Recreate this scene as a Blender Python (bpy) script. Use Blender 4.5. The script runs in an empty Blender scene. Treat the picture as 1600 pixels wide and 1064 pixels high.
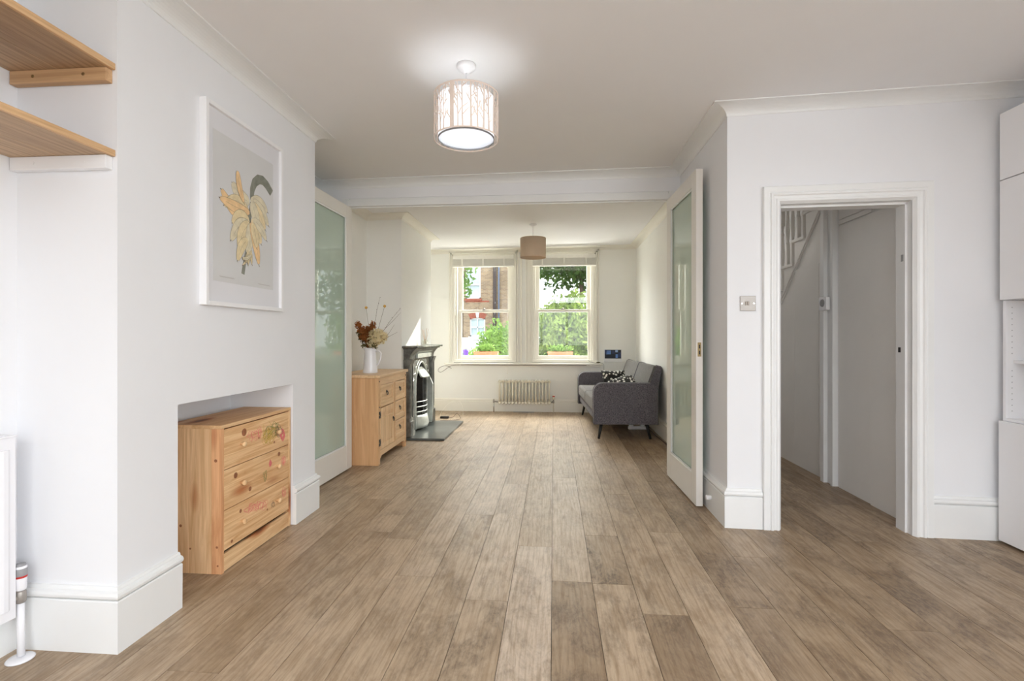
import bpy, bmesh, math, random
from mathutils import Vector, Matrix
random.seed(7)
C = bpy.context.scene
COL = C.collection
PI = math.pi

# ------------------------------------------------------------------ helpers
def lin(c):
    return tuple(((v/255.0)/12.92 if v/255.0 <= .04045 else (((v/255.0)+.055)/1.055)**2.4) for v in c)

class MB:
    """collects shapes in world (or thing) coordinates, links them as one mesh object"""
    def __init__(s): s.v=[]; s.f=[]; s.m=[]; s.mi=0; s.sm=[]; s.smooth=False; s.X=None
    def vert(s,p):
        p=Vector(p)
        if s.X is not None: p=s.X@p
        s.v.append(p); return len(s.v)-1
    def face(s,idx):
        s.f.append(tuple(idx)); s.m.append(s.mi); s.sm.append(s.smooth)
    def poly(s,pts): s.face([s.vert(p) for p in pts])
    def box(s,x0,x1,y0,y1,z0,z1):
        i=[s.vert(p) for p in ((x0,y0,z0),(x1,y0,z0),(x1,y1,z0),(x0,y1,z0),(x0,y0,z1),(x1,y0,z1),(x1,y1,z1),(x0,y1,z1))]
        sm=s.smooth; s.smooth=False
        for q in ((0,3,2,1),(4,5,6,7),(0,1,5,4),(1,2,6,5),(2,3,7,6),(3,0,4,7)): s.face([i[k] for k in q])
        s.smooth=sm; return s
    def prism(s,pts,ext):
        """pts: planar 3d polygon, ext: extrusion vector"""
        e=Vector(ext); a=[s.vert(p) for p in pts]; b=[s.vert(Vector(p)+e) for p in pts]; n=len(pts)
        s.face(a[::-1]); s.face(b)
        for k in range(n): s.face((a[k],a[(k+1)%n],b[(k+1)%n],b[k]))
        return s
    def ring(s,c,u,w,r1,r2,n):
        return [s.vert(Vector(c)+Vector(u)*math.cos(2*PI*k/n)*r1+Vector(w)*math.sin(2*PI*k/n)*r2) for k in range(n)]
    def tube(s,path,r,n=10,caps=True):
        P=[Vector(p) for p in path]; rr=r if isinstance(r,(list,tuple)) else [r]*len(P)
        sm=s.smooth; s.smooth=True
        rings=[]; u=None
        for k,p in enumerate(P):
            t=(P[min(k+1,len(P)-1)]-P[max(k-1,0)]).normalized()
            if u is None:
                u=t.orthogonal().normalized()
            else:
                u=(u-t*u.dot(t)).normalized()
            w=t.cross(u); rings.append(s.ring(p,u,w,rr[k],rr[k],n))
        for a,b in zip(rings,rings[1:]):
            for k in range(n): s.face((a[k],a[(k+1)%n],b[(k+1)%n],b[k]))
        s.smooth=False
        if caps: s.face(rings[0][::-1]); s.face(rings[-1])
        s.smooth=sm; return s
    def lathe(s,prof,c=(0,0,0),axis='z',n=32,caps=True):
        c=Vector(c); A={'z':(Vector((1,0,0)),Vector((0,1,0)),Vector((0,0,1))),'x':(Vector((0,1,0)),Vector((0,0,1)),Vector((1,0,0))),'y':(Vector((0,0,1)),Vector((1,0,0)),Vector((0,1,0)))}[axis]
        sm=s.smooth; s.smooth=True
        rings=[s.ring(c+A[2]*h,A[0],A[1],max(r,1e-5),max(r,1e-5),n) for r,h in prof]
        for a,b in zip(rings,rings[1:]):
            for k in range(n): s.face((a[k],a[(k+1)%n],b[(k+1)%n],b[k]))
        s.smooth=False
        if caps: s.face(rings[0][::-1]); s.face(rings[-1])
        s.smooth=sm; return s
    def sphere(s,c,r,nu=12,nv=8,sc=(1,1,1)):
        prof=[]
        sm=s.smooth; s.smooth=True; c=Vector(c); rings=[]
        for j in range(1,nv):
            a=PI*j/nv; rings.append([s.vert(c+Vector((math.sin(a)*math.cos(2*PI*k/nu)*r*sc[0],math.sin(a)*math.sin(2*PI*k/nu)*r*sc[1],-math.cos(a)*r*sc[2]))) for k in range(nu)])
        b=s.vert(c-Vector((0,0,r*sc[2]))); t=s.vert(c+Vector((0,0,r*sc[2])))
        for k in range(nu):
            s.face((b,rings[0][(k+1)%nu],rings[0][k])); s.face((t,rings[-1][k],rings[-1][(k+1)%nu]))
        for x,y in zip(rings,rings[1:]):
            for k in range(nu): s.face((x[k],x[(k+1)%nu],y[(k+1)%nu],y[k]))
        s.smooth=sm; return s
    def build(s,name,mat,parent=None,bevel=0,seg=2,origin=None,recalc=True):
        if origin is not None: o0=Vector(origin)
        elif parent is not None: o0=Vector(parent['_o'])
        else:
            xs=[p.x for p in s.v]; ys=[p.y for p in s.v]; zs=[p.z for p in s.v]
            o0=Vector(((min(xs)+max(xs))/2,(min(ys)+max(ys))/2,min(zs)))
        me=bpy.data.meshes.new(name)
        me.from_pydata([tuple(p-o0) for p in s.v],[],s.f)
        mats=mat if isinstance(mat,(list,tuple)) else [mat]
        for m in mats: me.materials.append(m)
        me.polygons.foreach_set('material_index',s.m); me.polygons.foreach_set('use_smooth',s.sm)
        if recalc:
            bm=bmesh.new(); bm.from_mesh(me); bmesh.ops.recalc_face_normals(bm,faces=bm.faces); bm.to_mesh(me); bm.free()
        me.update()
        o=bpy.data.objects.new(name,me); COL.objects.link(o)
        if parent is not None: o.parent=parent; o['_o']=parent['_o']
        else: o.location=o0; o['_o']=tuple(o0)
        if bevel:
            b=o.modifiers.new('bevel','BEVEL'); b.width=bevel; b.segments=seg; b.limit_method='ANGLE'; b.angle_limit=math.radians(40)
            b.harden_normals=False
        return o

def thing(name,label,cat,loc,group=None):
    o=bpy.data.objects.new(name,None); COL.objects.link(o); o.location=loc; o['_o']=tuple(loc)
    o.empty_display_size=.05
    return tag(o,label,cat,group)
def tag(o,label,cat,group=None,kind=None):
    o['label']=label; o['category']=cat
    if group: o['group']=group
    if kind: o['kind']=kind
    return o
def struct(o,label=None,cat=None):
    o['kind']='structure'
    if label: o['label']=label
    if cat: o['category']=cat
    return o
def lab(o,l): o['label']=l; return o
def kids(o): return [c for c in bpy.data.objects if c.parent is o]
def copy_tree(o,loc=None,parent=None):
    c=o.copy(); COL.objects.link(c)
    if parent: c.parent=parent
    if loc is not None: c.location=loc
    for ch in kids(o): copy_tree(ch,None,c)
    return c

# ------------------------------------------------------------------ materials
def newmat(name):
    m=bpy.data.materials.new(name); m.use_nodes=True; nt=m.node_tree
    for n in list(nt.nodes): nt.nodes.remove(n)
    out=nt.nodes.new('ShaderNodeOutputMaterial'); b=nt.nodes.new('ShaderNodeBsdfPrincipled')
    nt.links.new(b.outputs[0],out.inputs[0]); return m,nt,b,out
def N(nt,t,**k):
    n=nt.nodes.new(t)
    for a,v in k.items(): setattr(n,a,v)
    return n
def ramp(nt,src,stops):
    r=N(nt,'ShaderNodeValToRGB'); e=r.color_ramp.elements
    while len(e)<len(stops): e.new(.5)
    for q,(p,c) in zip(e,stops):
        q.position=p; q.color=(*c,1) if len(c)==3 else c
    nt.links.new(src,r.inputs[0]); return r
def coords(nt,scale=(1,1,1),kind='Object',loc=(0,0,0)):
    t=N(nt,'ShaderNodeTexCoord'); mp=N(nt,'ShaderNodeMapping'); mp.inputs['Scale'].default_value=scale; mp.inputs['Location'].default_value=loc
    nt.links.new(t.outputs[kind],mp.inputs[0]); return mp.outputs[0]
def noise(nt,vec,scale=5,detail=4,rough=.55,dist=0):
    n=N(nt,'ShaderNodeTexNoise'); n.inputs['Scale'].default_value=scale; n.inputs['Detail'].default_value=detail
    n.inputs['Roughness'].default_value=rough; n.inputs['Distortion'].default_value=dist
    nt.links.new(vec,n.inputs['Vector']); return n
def bump(nt,b,src,strength=.2,dist=.01):
    u=N(nt,'ShaderNodeBump'); u.inputs['Strength'].default_value=strength; u.inputs['Distance'].default_value=dist
    nt.links.new(src,u.inputs['Height']); nt.links.new(u.outputs[0],b.inputs['Normal'])
def plain(name,rgb,rough=.5,metal=0,var=.06,scale=8,bs=.05,spec=.5,coat=0):
    m,nt,b,out=newmat(name); c=lin(rgb)
    n=noise(nt,coords(nt),scale,4)
    r=ramp(nt,n.outputs[0],[(.3,tuple(v*(1-var) for v in c)),(.7,tuple(min(1,v*(1+var)) for v in c))])
    nt.links.new(r.outputs[0],b.inputs['Base Color'])
    b.inputs['Roughness'].default_value=rough; b.inputs['Metallic'].default_value=metal
    b.inputs['Specular IOR Level'].default_value=spec; b.inputs['Coat Weight'].default_value=coat
    if bs:
        n2=noise(nt,coords(nt),scale*12,3); bump(nt,b,n2.outputs[0],bs,.004)
    return m
def wood(name,dark,light,axis='y',rough=.5,knots=False,sc=1.0,gs=1.0,off=(0,0,0)):
    """axis = grain direction"""
    m,nt,b,out=newmat(name); d,l=lin(dark),lin(light)
    s={'x':(.8,14,14),'y':(14,.8,14),'z':(14,14,.8)}[axis]
    v=coords(nt,tuple(q*sc for q in s),loc=off)
    n=noise(nt,v,2.2,5,.6,1.2)
    n2=noise(nt,coords(nt,tuple(q*sc*(5 if q>1 else 1.6) for q in s),loc=off),3,3,.6)
    mid=tuple((a+c)/2 for a,c in zip(d,l))
    r=ramp(nt,n.outputs[0],[(.28,d),(.46,mid),(.62,l)])
    mx=N(nt,'ShaderNodeMixRGB',blend_type='MULTIPLY'); mx.inputs[0].default_value=.35*gs
    r2=ramp(nt,n2.outputs[0],[(.3,(.62,.55,.5)),(.6,(1,1,1))])
    nt.links.new(r.outputs[0],mx.inputs[1]); nt.links.new(r2.outputs[0],mx.inputs[2])
    last=mx.outputs[0]
    if knots:
        ks={'x':(3,9,9),'y':(9,3,9),'z':(9,9,3)}[axis]
        vo=N(nt,'ShaderNodeTexVoronoi'); vo.inputs['Scale'].default_value=.8
        nt.links.new(coords(nt,ks,loc=off),vo.inputs['Vector'])
        rk=ramp(nt,vo.outputs['Distance'],[(.10,lin((112,60,38))),(.16,lin((198,138,96))),(.30,(1,1,1))])
        mk=N(nt,'ShaderNodeMixRGB',blend_type='MULTIPLY'); mk.inputs[0].default_value=.9
        nt.links.new(last,mk.inputs[1]); nt.links.new(rk.outputs[0],mk.inputs[2]); last=mk.outputs[0]
    nt.links.new(last,b.inputs['Base Color']); b.inputs['Roughness'].default_value=rough
    bump(nt,b,n2.outputs[0],.12,.003)
    return m
def glass_mat(name,tint=(1,1,1),frost=0.0,body=(.5,.55,.5),refl=1.0,rough=0.0):
    m,nt,b,out=newmat(name); nt.nodes.remove(b)
    tr=N(nt,'ShaderNodeBsdfTransparent'); tr.inputs[0].default_value=(*tint,1)
    gl=N(nt,'ShaderNodeBsdfGlossy'); gl.inputs['Roughness'].default_value=rough; gl.inputs[0].default_value=(.95,.95,.95,1)
    lw=N(nt,'ShaderNodeLayerWeight'); lw.inputs[0].default_value=.5
    pw=N(nt,'ShaderNodeMath',operation='POWER'); pw.inputs[1].default_value=5; nt.links.new(lw.outputs['Facing'],pw.inputs[0])
    fr=N(nt,'ShaderNodeMath',operation='MULTIPLY_ADD'); fr.inputs[1].default_value=.95; fr.inputs[2].default_value=.045; nt.links.new(pw.outputs[0],fr.inputs[0])
    base=tr.outputs[0]
    if frost>0:
        df=N(nt,'ShaderNodeBsdfDiffuse'); df.inputs[0].default_value=(*body,1)
        ms=N(nt,'ShaderNodeMixShader'); ms.inputs[0].default_value=frost
        nt.links.new(tr.outputs[0],ms.inputs[1]); nt.links.new(df.outputs[0],ms.inputs[2]); base=ms.outputs[0]
    mm=N(nt,'ShaderNodeMath',operation='MULTIPLY'); mm.inputs[1].default_value=refl; nt.links.new(fr.outputs[0],mm.inputs[0])
    mx=N(nt,'ShaderNodeMixShader'); nt.links.new(mm.outputs[0],mx.inputs[0]); nt.links.new(base,mx.inputs[1]); nt.links.new(gl.outputs[0],mx.inputs[2])
    nt.links.new(mx.outputs[0],out.inputs[0]); return m
def emit_mat(name,rgb,st):
    m,nt,b,out=newmat(name); b.inputs['Base Color'].default_value=(*rgb,1); b.inputs['Emission Color'].default_value=(*rgb,1); b.inputs['Emission Strength'].default_value=st
    return m
def translucent(name,rgb,w=.5,em=0):
    m,nt,b,out=newmat(name); nt.nodes.remove(b); c=(*lin(rgb),1)
    d=N(nt,'ShaderNodeBsdfDiffuse'); t=N(nt,'ShaderNodeBsdfTranslucent'); d.inputs[0].default_value=c; t.inputs[0].default_value=c
    mx=N(nt,'ShaderNodeMixShader'); mx.inputs[0].default_value=w
    nt.links.new(d.outputs[0],mx.inputs[1]); nt.links.new(t.outputs[0],mx.inputs[2]); nt.links.new(mx.outputs[0],out.inputs[0]); return m

M={}
M['wall']=plain('wall_paint',(233,234,237),.75,var=.012,scale=2.5,bs=.08,spec=.25)
M['cream']=plain('back_room_paint',(243,243,239),.75,var=.012,scale=2.5,bs=.08,spec=.25)
M['ceil']=plain('ceiling_paint',(236,236,237),.85,var=.01,scale=2,bs=.05,spec=.2)
M['trim']=plain('gloss_trim_paint',(234,235,235),.38,var=.015,scale=4,bs=.03,spec=.45)
M['bone']=plain('cream_trim_paint',(238,235,226),.42,var=.015,scale=4,bs=.03)
M['doorp']=plain('door_paint',(230,227,221),.42,var=.015,scale=3,bs=.03)
M['hall']=plain('hall_panel_paint',(234,232,228),.5,var=.02,scale=3,bs=.03)
M['white']=plain('white_lacquer',(238,238,240),.35,var=.01,scale=4,bs=0)
M['enamel']=plain('white_enamel',(236,236,240),.25,var=.01,scale=4,bs=0)
M['radcream']=plain('cream_enamel',(238,232,216),.35,var=.02,scale=6,bs=0)
M['dark']=plain('dark_void',(30,27,24),.9,var=.1,bs=0)
M['black']=plain('black_iron',(28,27,27),.45,var=.1,scale=30,bs=.05)
M['steel']=plain('brushed_steel',(160,154,148),.42,.45,var=.05,scale=30,bs=0)
M['chrome']=plain('chrome',(205,205,205),.18,1,var=.02,bs=0)
M['brass']=plain('aged_brass',(170,150,110),.35,.9,var=.1,scale=40,bs=0)
M['grey']=plain('grey_plastic',(150,150,152),.5,bs=0)
M['red']=plain('red_band',(190,50,45),.5,bs=0)
M['shelfwood']=wood('oiled_oak_shelf',(156,128,100),(200,170,136),'y',.5)
M['shelfedge']=wood('oak_front_edge',(196,156,112),(226,188,144),'y',.5)
M['battenwood']=wood('oak_batten',(182,142,102),(212,174,132),'x',.55)
M['pinez']=wood('pine_upright_grain',(206,158,108),(240,204,160),'z',.55,True,1.0,.8)
M['piney']=wood('pine_long_grain',(210,160,110),(240,206,160),'y',.55,True,1.0,.8,(.7,1.3,.2))
M['pinestile']=wood('pine_stile_grain',(200,138,92),(232,180,134),'z',.55,True,1.0,.8,(5,2,.3))
M['knot']=plain('pine_knot',(150,96,64),.6,var=.35,scale=60,bs=0)
M['pinetop']=wood('pine_top_grain',(200,152,104),(232,194,148),'y',.5,True,.8,.8,(2.1,.4,.9))
M['waxz']=wood('waxed_pine_upright',(198,150,104),(222,178,132),'z',.42,False,.7,.5)
M['waxy']=wood('waxed_pine_long',(206,168,124),(234,200,158),'y',.45,False,.8,.6,(1,2,3))
M['waxpz']=wood('waxed_pine_panel',(208,170,126),(236,202,160),'z',.45,False,.8,.6,(4,2,1))
M['glass']=glass_mat('window_glass',(.97,.98,.97))
M['doorglass']=glass_mat('green_tinted_door_glass',(.76,.88,.80),.6,(.68,.78,.70),.85,.02)
M['picglass']=glass_mat('picture_glass',(.99,.99,.99),refl=.3)
M['bottleglass']=glass_mat('bottle_glass',(.93,.93,.88),.2,(.7,.68,.6))
M['slate']=plain('dark_slate',(88,92,90),.28,var=.15,scale=6,bs=.1)
M['terracotta']=plain('terracotta',(205,128,98),.8,var=.1,scale=10)
M['purple']=plain('purple_glaze',(92,58,160),.3,var=.1)
M['bluepaint']=plain('blue_saucer',(120,160,220),.5,var=.1)
M['bulb']=emit_mat('lit_bulb',(.93,.97,1.0),4)
M['shadein']=translucent('lamp_diffuser',(246,248,252),.55)
M['shadepink']=plain('pale_birch_card',(232,216,204),.7,var=.03,scale=20,bs=0)
M['beigeshade']=translucent('beige_linen',(226,208,188),.35)
M['blindw']=plain('cream_blind',(240,238,230),.5,var=.03,scale=12,bs=0)
M['cord']=plain('purple_grey_cord',(96,82,86),.6,bs=0)

def floor_mat():
    m,nt,b,out=newmat('worn_oak_boards')
    at=N(nt,'ShaderNodeAttribute',attribute_name='tone')
    geo=N(nt,'ShaderNodeNewGeometry')
    sep=N(nt,'ShaderNodeSeparateColor'); nt.links.new(at.outputs['Color'],sep.inputs[0])   # r tone, g stain, b offset
    add=N(nt,'ShaderNodeVectorMath',operation='ADD'); cmb=N(nt,'ShaderNodeCombineXYZ')
    mul=N(nt,'ShaderNodeMath',operation='MULTIPLY'); mul.inputs[1].default_value=37.0
    nt.links.new(sep.outputs[2],mul.inputs[0]); nt.links.new(mul.outputs[0],cmb.inputs[0]); nt.links.new(mul.outputs[0],cmb.inputs[1])
    nt.links.new(geo.outputs['Position'],add.inputs[0]); nt.links.new(cmb.outputs[0],add.inputs[1])
    def mapped(sc):
        mp=N(nt,'ShaderNodeMapping'); mp.inputs['Scale'].default_value=sc; nt.links.new(add.outputs[0],mp.inputs[0]); return mp.outputs[0]
    # cathedral figure
    g1=noise(nt,mapped((9,.9,1)),2.4,4,.6,1.8)
    w=N(nt,'ShaderNodeTexWave',wave_type='BANDS',bands_direction='X'); w.inputs['Scale'].default_value=9; w.inputs['Distortion'].default_value=9; w.inputs['Detail'].default_value=3; w.inputs['Detail Scale'].default_value=.7
    nt.links.new(mapped((1.3,.22,1)),w.inputs['Vector'])
    fine=noise(nt,mapped((42,2.6,1)),3,4,.72)
    blot=noise(nt,mapped((3.2,1.8,1)),1.6,5,.7,.8)
    base=ramp(nt,sep.outputs[0],[(0,lin((130,109,88))),(.35,lin((168,147,122))),(.65,lin((192,172,148))),(1,lin((217,203,187)))])
    def mult(a,rgbs,fac):
        x=N(nt,'ShaderNodeMixRGB',blend_type='MULTIPLY'); x.inputs[0].default_value=fac
        nt.links.new(a,x.inputs[1]); nt.links.new(rgbs,x.inputs[2]); return x.outputs[0]
    c=mult(base.outputs[0],ramp(nt,g1.outputs[0],[(.3,(.72,.66,.58)),(.55,(1,1,1)),(.75,(1.0,.97,.93))]).outputs[0],.75)
    c=mult(c,ramp(nt,w.outputs['Fac'],[(0,(.72,.66,.6)),(.35,(1,1,1)),(1,(1,1,1))]).outputs[0],.42)
    c=mult(c,ramp(nt,fine.outputs[0],[(.36,(.5,.45,.4)),(.50,(1,1,1))]).outputs[0],.38)
    c=mult(c,ramp(nt,blot.outputs[0],[(.32,(.74,.68,.60)),(.50,(1,.985,.96)),(.68,(1.12,1.12,1.12))]).outputs[0],.8)
    # grey-brown wear stains, in patches per board
    st=noise(nt,mapped((5,2.2,1)),1.4,6,.72,.6)
    srough=ramp(nt,st.outputs[0],[(.44,(0,0,0)),(.58,(1,1,1))])
    fst=noise(nt,mapped((26,12,1)),2.0,4,.75,.4)
    sfin=ramp(nt,fst.outputs[0],[(.38,(0,0,0)),(.62,(1,1,1))])
    m1=N(nt,'ShaderNodeMath',operation='MULTIPLY'); nt.links.new(srough.outputs[0],m1.inputs[0]); nt.links.new(sep.outputs[1],m1.inputs[1])
    m1b=N(nt,'ShaderNodeMath',operation='MULTIPLY_ADD'); m1b.inputs[1].default_value=.7; m1b.inputs[2].default_value=.3; nt.links.new(sfin.outputs[0],m1b.inputs[0])
    m2=N(nt,'ShaderNodeMath',operation='MULTIPLY'); nt.links.new(m1.outputs[0],m2.inputs[0]); nt.links.new(m1b.outputs[0],m2.inputs[1])
    mx=N(nt,'ShaderNodeMixRGB'); nt.links.new(m2.outputs[0],mx.inputs[0]); nt.links.new(c,mx.inputs[1]); mx.inputs[2].default_value=(*lin((96,78,62)),1)
    # pale scuffs
    sc=noise(nt,mapped((7,3.5,1)),3.2,8,.8,.3); rs=ramp(nt,sc.outputs[0],[(.62,(0,0,0)),(.74,(.55,.55,.55))])
    mx2=N(nt,'ShaderNodeMixRGB'); nt.links.new(rs.outputs[0],mx2.inputs[0]); nt.links.new(mx.outputs[0],mx2.inputs[1]); mx2.inputs[2].default_value=(*lin((216,200,184)),1)
    nt.links.new(mx2.outputs[0],b.inputs['Base Color'])
    rr=ramp(nt,g1.outputs[0],[(.3,(.5,.5,.5)),(.7,(.38,.38,.38))]); nt.links.new(rr.outputs[0],b.inputs['Roughness'])
    b.inputs['Specular IOR Level'].default_value=.5
    bump(nt,b,fine.outputs[0],.12,.003)
    return m
M['floor']=floor_mat()

def brick_mat():
    m,nt,b,out=newmat('stock_brick')
    t=N(nt,'ShaderNodeTexCoord'); mp=N(nt,'ShaderNodeMapping'); mp.inputs['Rotation'].default_value=(PI/2,0,0)
    nt.links.new(t.outputs['Object'],mp.inputs[0])
    br=N(nt,'ShaderNodeTexBrick'); nt.links.new(mp.outputs[0],br.inputs['Vector'])
    br.inputs['Scale'].default_value=2.2; br.inputs['Brick Width'].default_value=.5; br.inputs['Row Height'].default_value=.17; br.inputs['Mortar Size'].default_value=.018
    br.inputs['Color1'].default_value=(*lin((184,156,120)),1); br.inputs['Color2'].default_value=(*lin((146,120,92)),1); br.inputs['Mortar'].default_value=(*lin((176,168,154)),1)
    n=noise(nt,coords(nt),1.2,5); r=ramp(nt,n.outputs[0],[(.3,(.75,.72,.7)),(.7,(1.1,1.05,1))])
    x=N(nt,'ShaderNodeMixRGB',blend_type='MULTIPLY'); x.inputs[0].default_value=.8; nt.links.new(br.outputs[0],x.inputs[1]); nt.links.new(r.outputs[0],x.inputs[2])
    nt.links.new(x.outputs[0],b.inputs['Base Color']); b.inputs['Roughness'].default_value=.9
    return m
M['brick']=brick_mat()
M['redbrick']=plain('red_rubbed_brick',(170,96,74),.85,var=.12,scale=6)
def leaf_mat(name,a,b_):
    m,nt,b,out=newmat(name); nt.nodes.remove(b)
    r=ramp(nt,noise(nt,coords(nt),3.5,3).outputs[0],[(.3,lin(a)),(.7,lin(b_))])
    d=N(nt,'ShaderNodeBsdfDiffuse'); t=N(nt,'ShaderNodeBsdfTranslucent'); mx=N(nt,'ShaderNodeMixShader'); mx.inputs[0].default_value=.5
    for q in (d,t): nt.links.new(r.outputs[0],q.inputs[0])
    nt.links.new(d.outputs[0],mx.inputs[1]); nt.links.new(t.outputs[0],mx.inputs[2]); nt.links.new(mx.outputs[0],out.inputs[0]); return m
M['leafA']=leaf_mat('light_hedge_leaf',(70,96,40),(150,168,88))
M['leafB']=leaf_mat('dark_tree_leaf',(44,74,38),(96,124,60))
M['leafC']=leaf_mat('shrub_leaf',(84,120,56),(150,178,98))
M['bark']=plain('bark',(92,74,60),.9,var=.2,scale=20)
M['ground']=plain('front_garden_ground',(150,145,132),.9,var=.15,scale=2)
M['render_white']=plain('white_masonry',(238,238,236),.8,var=.02)
def fabric(name,a,b_,sc=260,rough=.95):
    m,nt,b,out=newmat(name)
    n=noise(nt,coords(nt,(1,1,.35)),sc,2,.7); n2=noise(nt,coords(nt,(.35,.35,1)),sc,2,.7)
    ad=N(nt,'ShaderNodeMath',operation='MULTIPLY'); nt.links.new(n.outputs[0],ad.inputs[0]); nt.links.new(n2.outputs[0],ad.inputs[1])
    r=ramp(nt,ad.outputs[0],[(.17,lin(a)),(.34,lin(b_))]); nt.links.new(r.outputs[0],b.inputs['Base Color'])
    b.inputs['Roughness'].default_value=rough; b.inputs['Sheen Weight'].default_value=.15; b.inputs['Specular IOR Level'].default_value=.2
    bump(nt,b,ad.outputs[0],.3,.003); return m
M['sofa']=fabric('charcoal_weave',(70,68,74),(128,124,130))
M['sofalit']=fabric('charcoal_weave_lit',(84,82,82),(138,134,130))  # same weave, lighter: light on backrest and seat is put into the colour
def spots_mat():
    m,nt,b,out=newmat('black_white_print')
    vo=N(nt,'ShaderNodeTexVoronoi'); vo.inputs['Scale'].default_value=26; nt.links.new(coords(nt,(1,1,1)),vo.inputs['Vector'])
    r=ramp(nt,vo.outputs['Distance'],[(.0,lin((232,230,224))),(.36,lin((232,230,224))),(.42,lin((38,38,36)))]); r.color_ramp.interpolation='LINEAR'
    nt.links.new(r.outputs[0],b.inputs['Base Color']); b.inputs['Roughness'].default_value=.9; return m
M['spots']=spots_mat()
def iron_mat():
    m,nt,b,out=newmat('polished_cast_iron')
    n=noise(nt,coords(nt),14,5,.6)
    r=ramp(nt,n.outputs[0],[(.3,lin((84,84,80))),(.7,lin((140,140,134)))]); nt.links.new(r.outputs[0],b.inputs['Base Color'])
    b.inputs['Metallic'].default_value=.55; b.inputs['Roughness'].default_value=.42; bump(nt,b,n.outputs[0],.25,.004); return m
M['iron']=iron_mat()
M['ironlight']=plain('pale_iron',(186,190,184),.4,.4,var=.15,scale=14)  # paler iron; sunlight on side cheek and frieze tablet is in this colour
M['soot']=plain('sooty_firebrick',(52,48,44),.95,var=.4,scale=12,bs=.4)

# ------------------------------------------------------------------ geometry helpers
def ceil_z(x): return 2.512+.012*(x+1.6)
def sweep(mb,path,prof,side=1,zf=None):
    """sweep (n,z) profile along a plan polyline with mitred corners; side=+1 -> profile leans to the left of travel"""
    P=[Vector((p[0],p[1])) for p in path]; n=len(P); dirs=[(P[i+1]-P[i]).normalized() for i in range(n-1)]
    rows=[]
    for i in range(n):
        a=dirs[max(i-1,0)]; b=dirs[min(i,n-2)]
        na=Vector((-a.y,a.x))*side; nb=Vector((-b.y,b.x))*side
        mt=(na+nb); mt=mt/(mt.dot(na)) if i not in (0,n-1) else na if i==n-1 else nb
        row=[]
        for q,z in prof:
            p=P[i]+mt*q; zz=z+(zf(p.x) if zf else 0)
            row.append(mb.vert((p.x,p.y,zz)))
        rows.append(row)
    k=len(prof)
    for r0,r1 in zip(rows,rows[1:]):
        for j in range(k): mb.face((r0[j],r0[(j+1)%k],r1[(j+1)%k],r1[j]))
    mb.face(rows[0][::-1]); mb.face(rows[-1])
SK=[(0,0),(.021,0),(.022,.186),(.018,.190),(.010,.190),(.010,.194),(.020,.195),(.026,.202),(.027,.210),(.023,.219),(.012,.224),(.012,.228),(.008,.236),(0,.237)]
SKB=[(0,0),(.020,0),(.021,.156),(.012,.160),(.016,.170),(.012,.186),(.006,.196),(0,.197)]
CV=[(0,.02),(0,-.056),(.004,-.056)]+[(.006+.090*(1-math.cos(a)),-.052+.046*math.sin(a)) for a in [PI/2*k/8 for k in range(9)]]+[(.104,-.006),(.104,.02)]
def skirting(name,path,side,prof=SK,mat='trim'):
    mb=MB(); sweep(mb,path,prof,side); o=mb.build(name,M[mat]); return struct(o)
def cornice(name,path,side,mat='trim'):
    mb=MB(); sweep(mb,path,CV,side,ceil_z); return struct(mb.build(name,M[mat]))

# right-hand wall frame (slightly out of square, as in the old house)
RA=-.0468
RX=Matrix.Translation((1.05,3.12,0))@Matrix.Rotation(RA,4,'Z')
def rw(s,n,z): return RX@Vector((s,-n,z))       # n toward the camera

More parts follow.
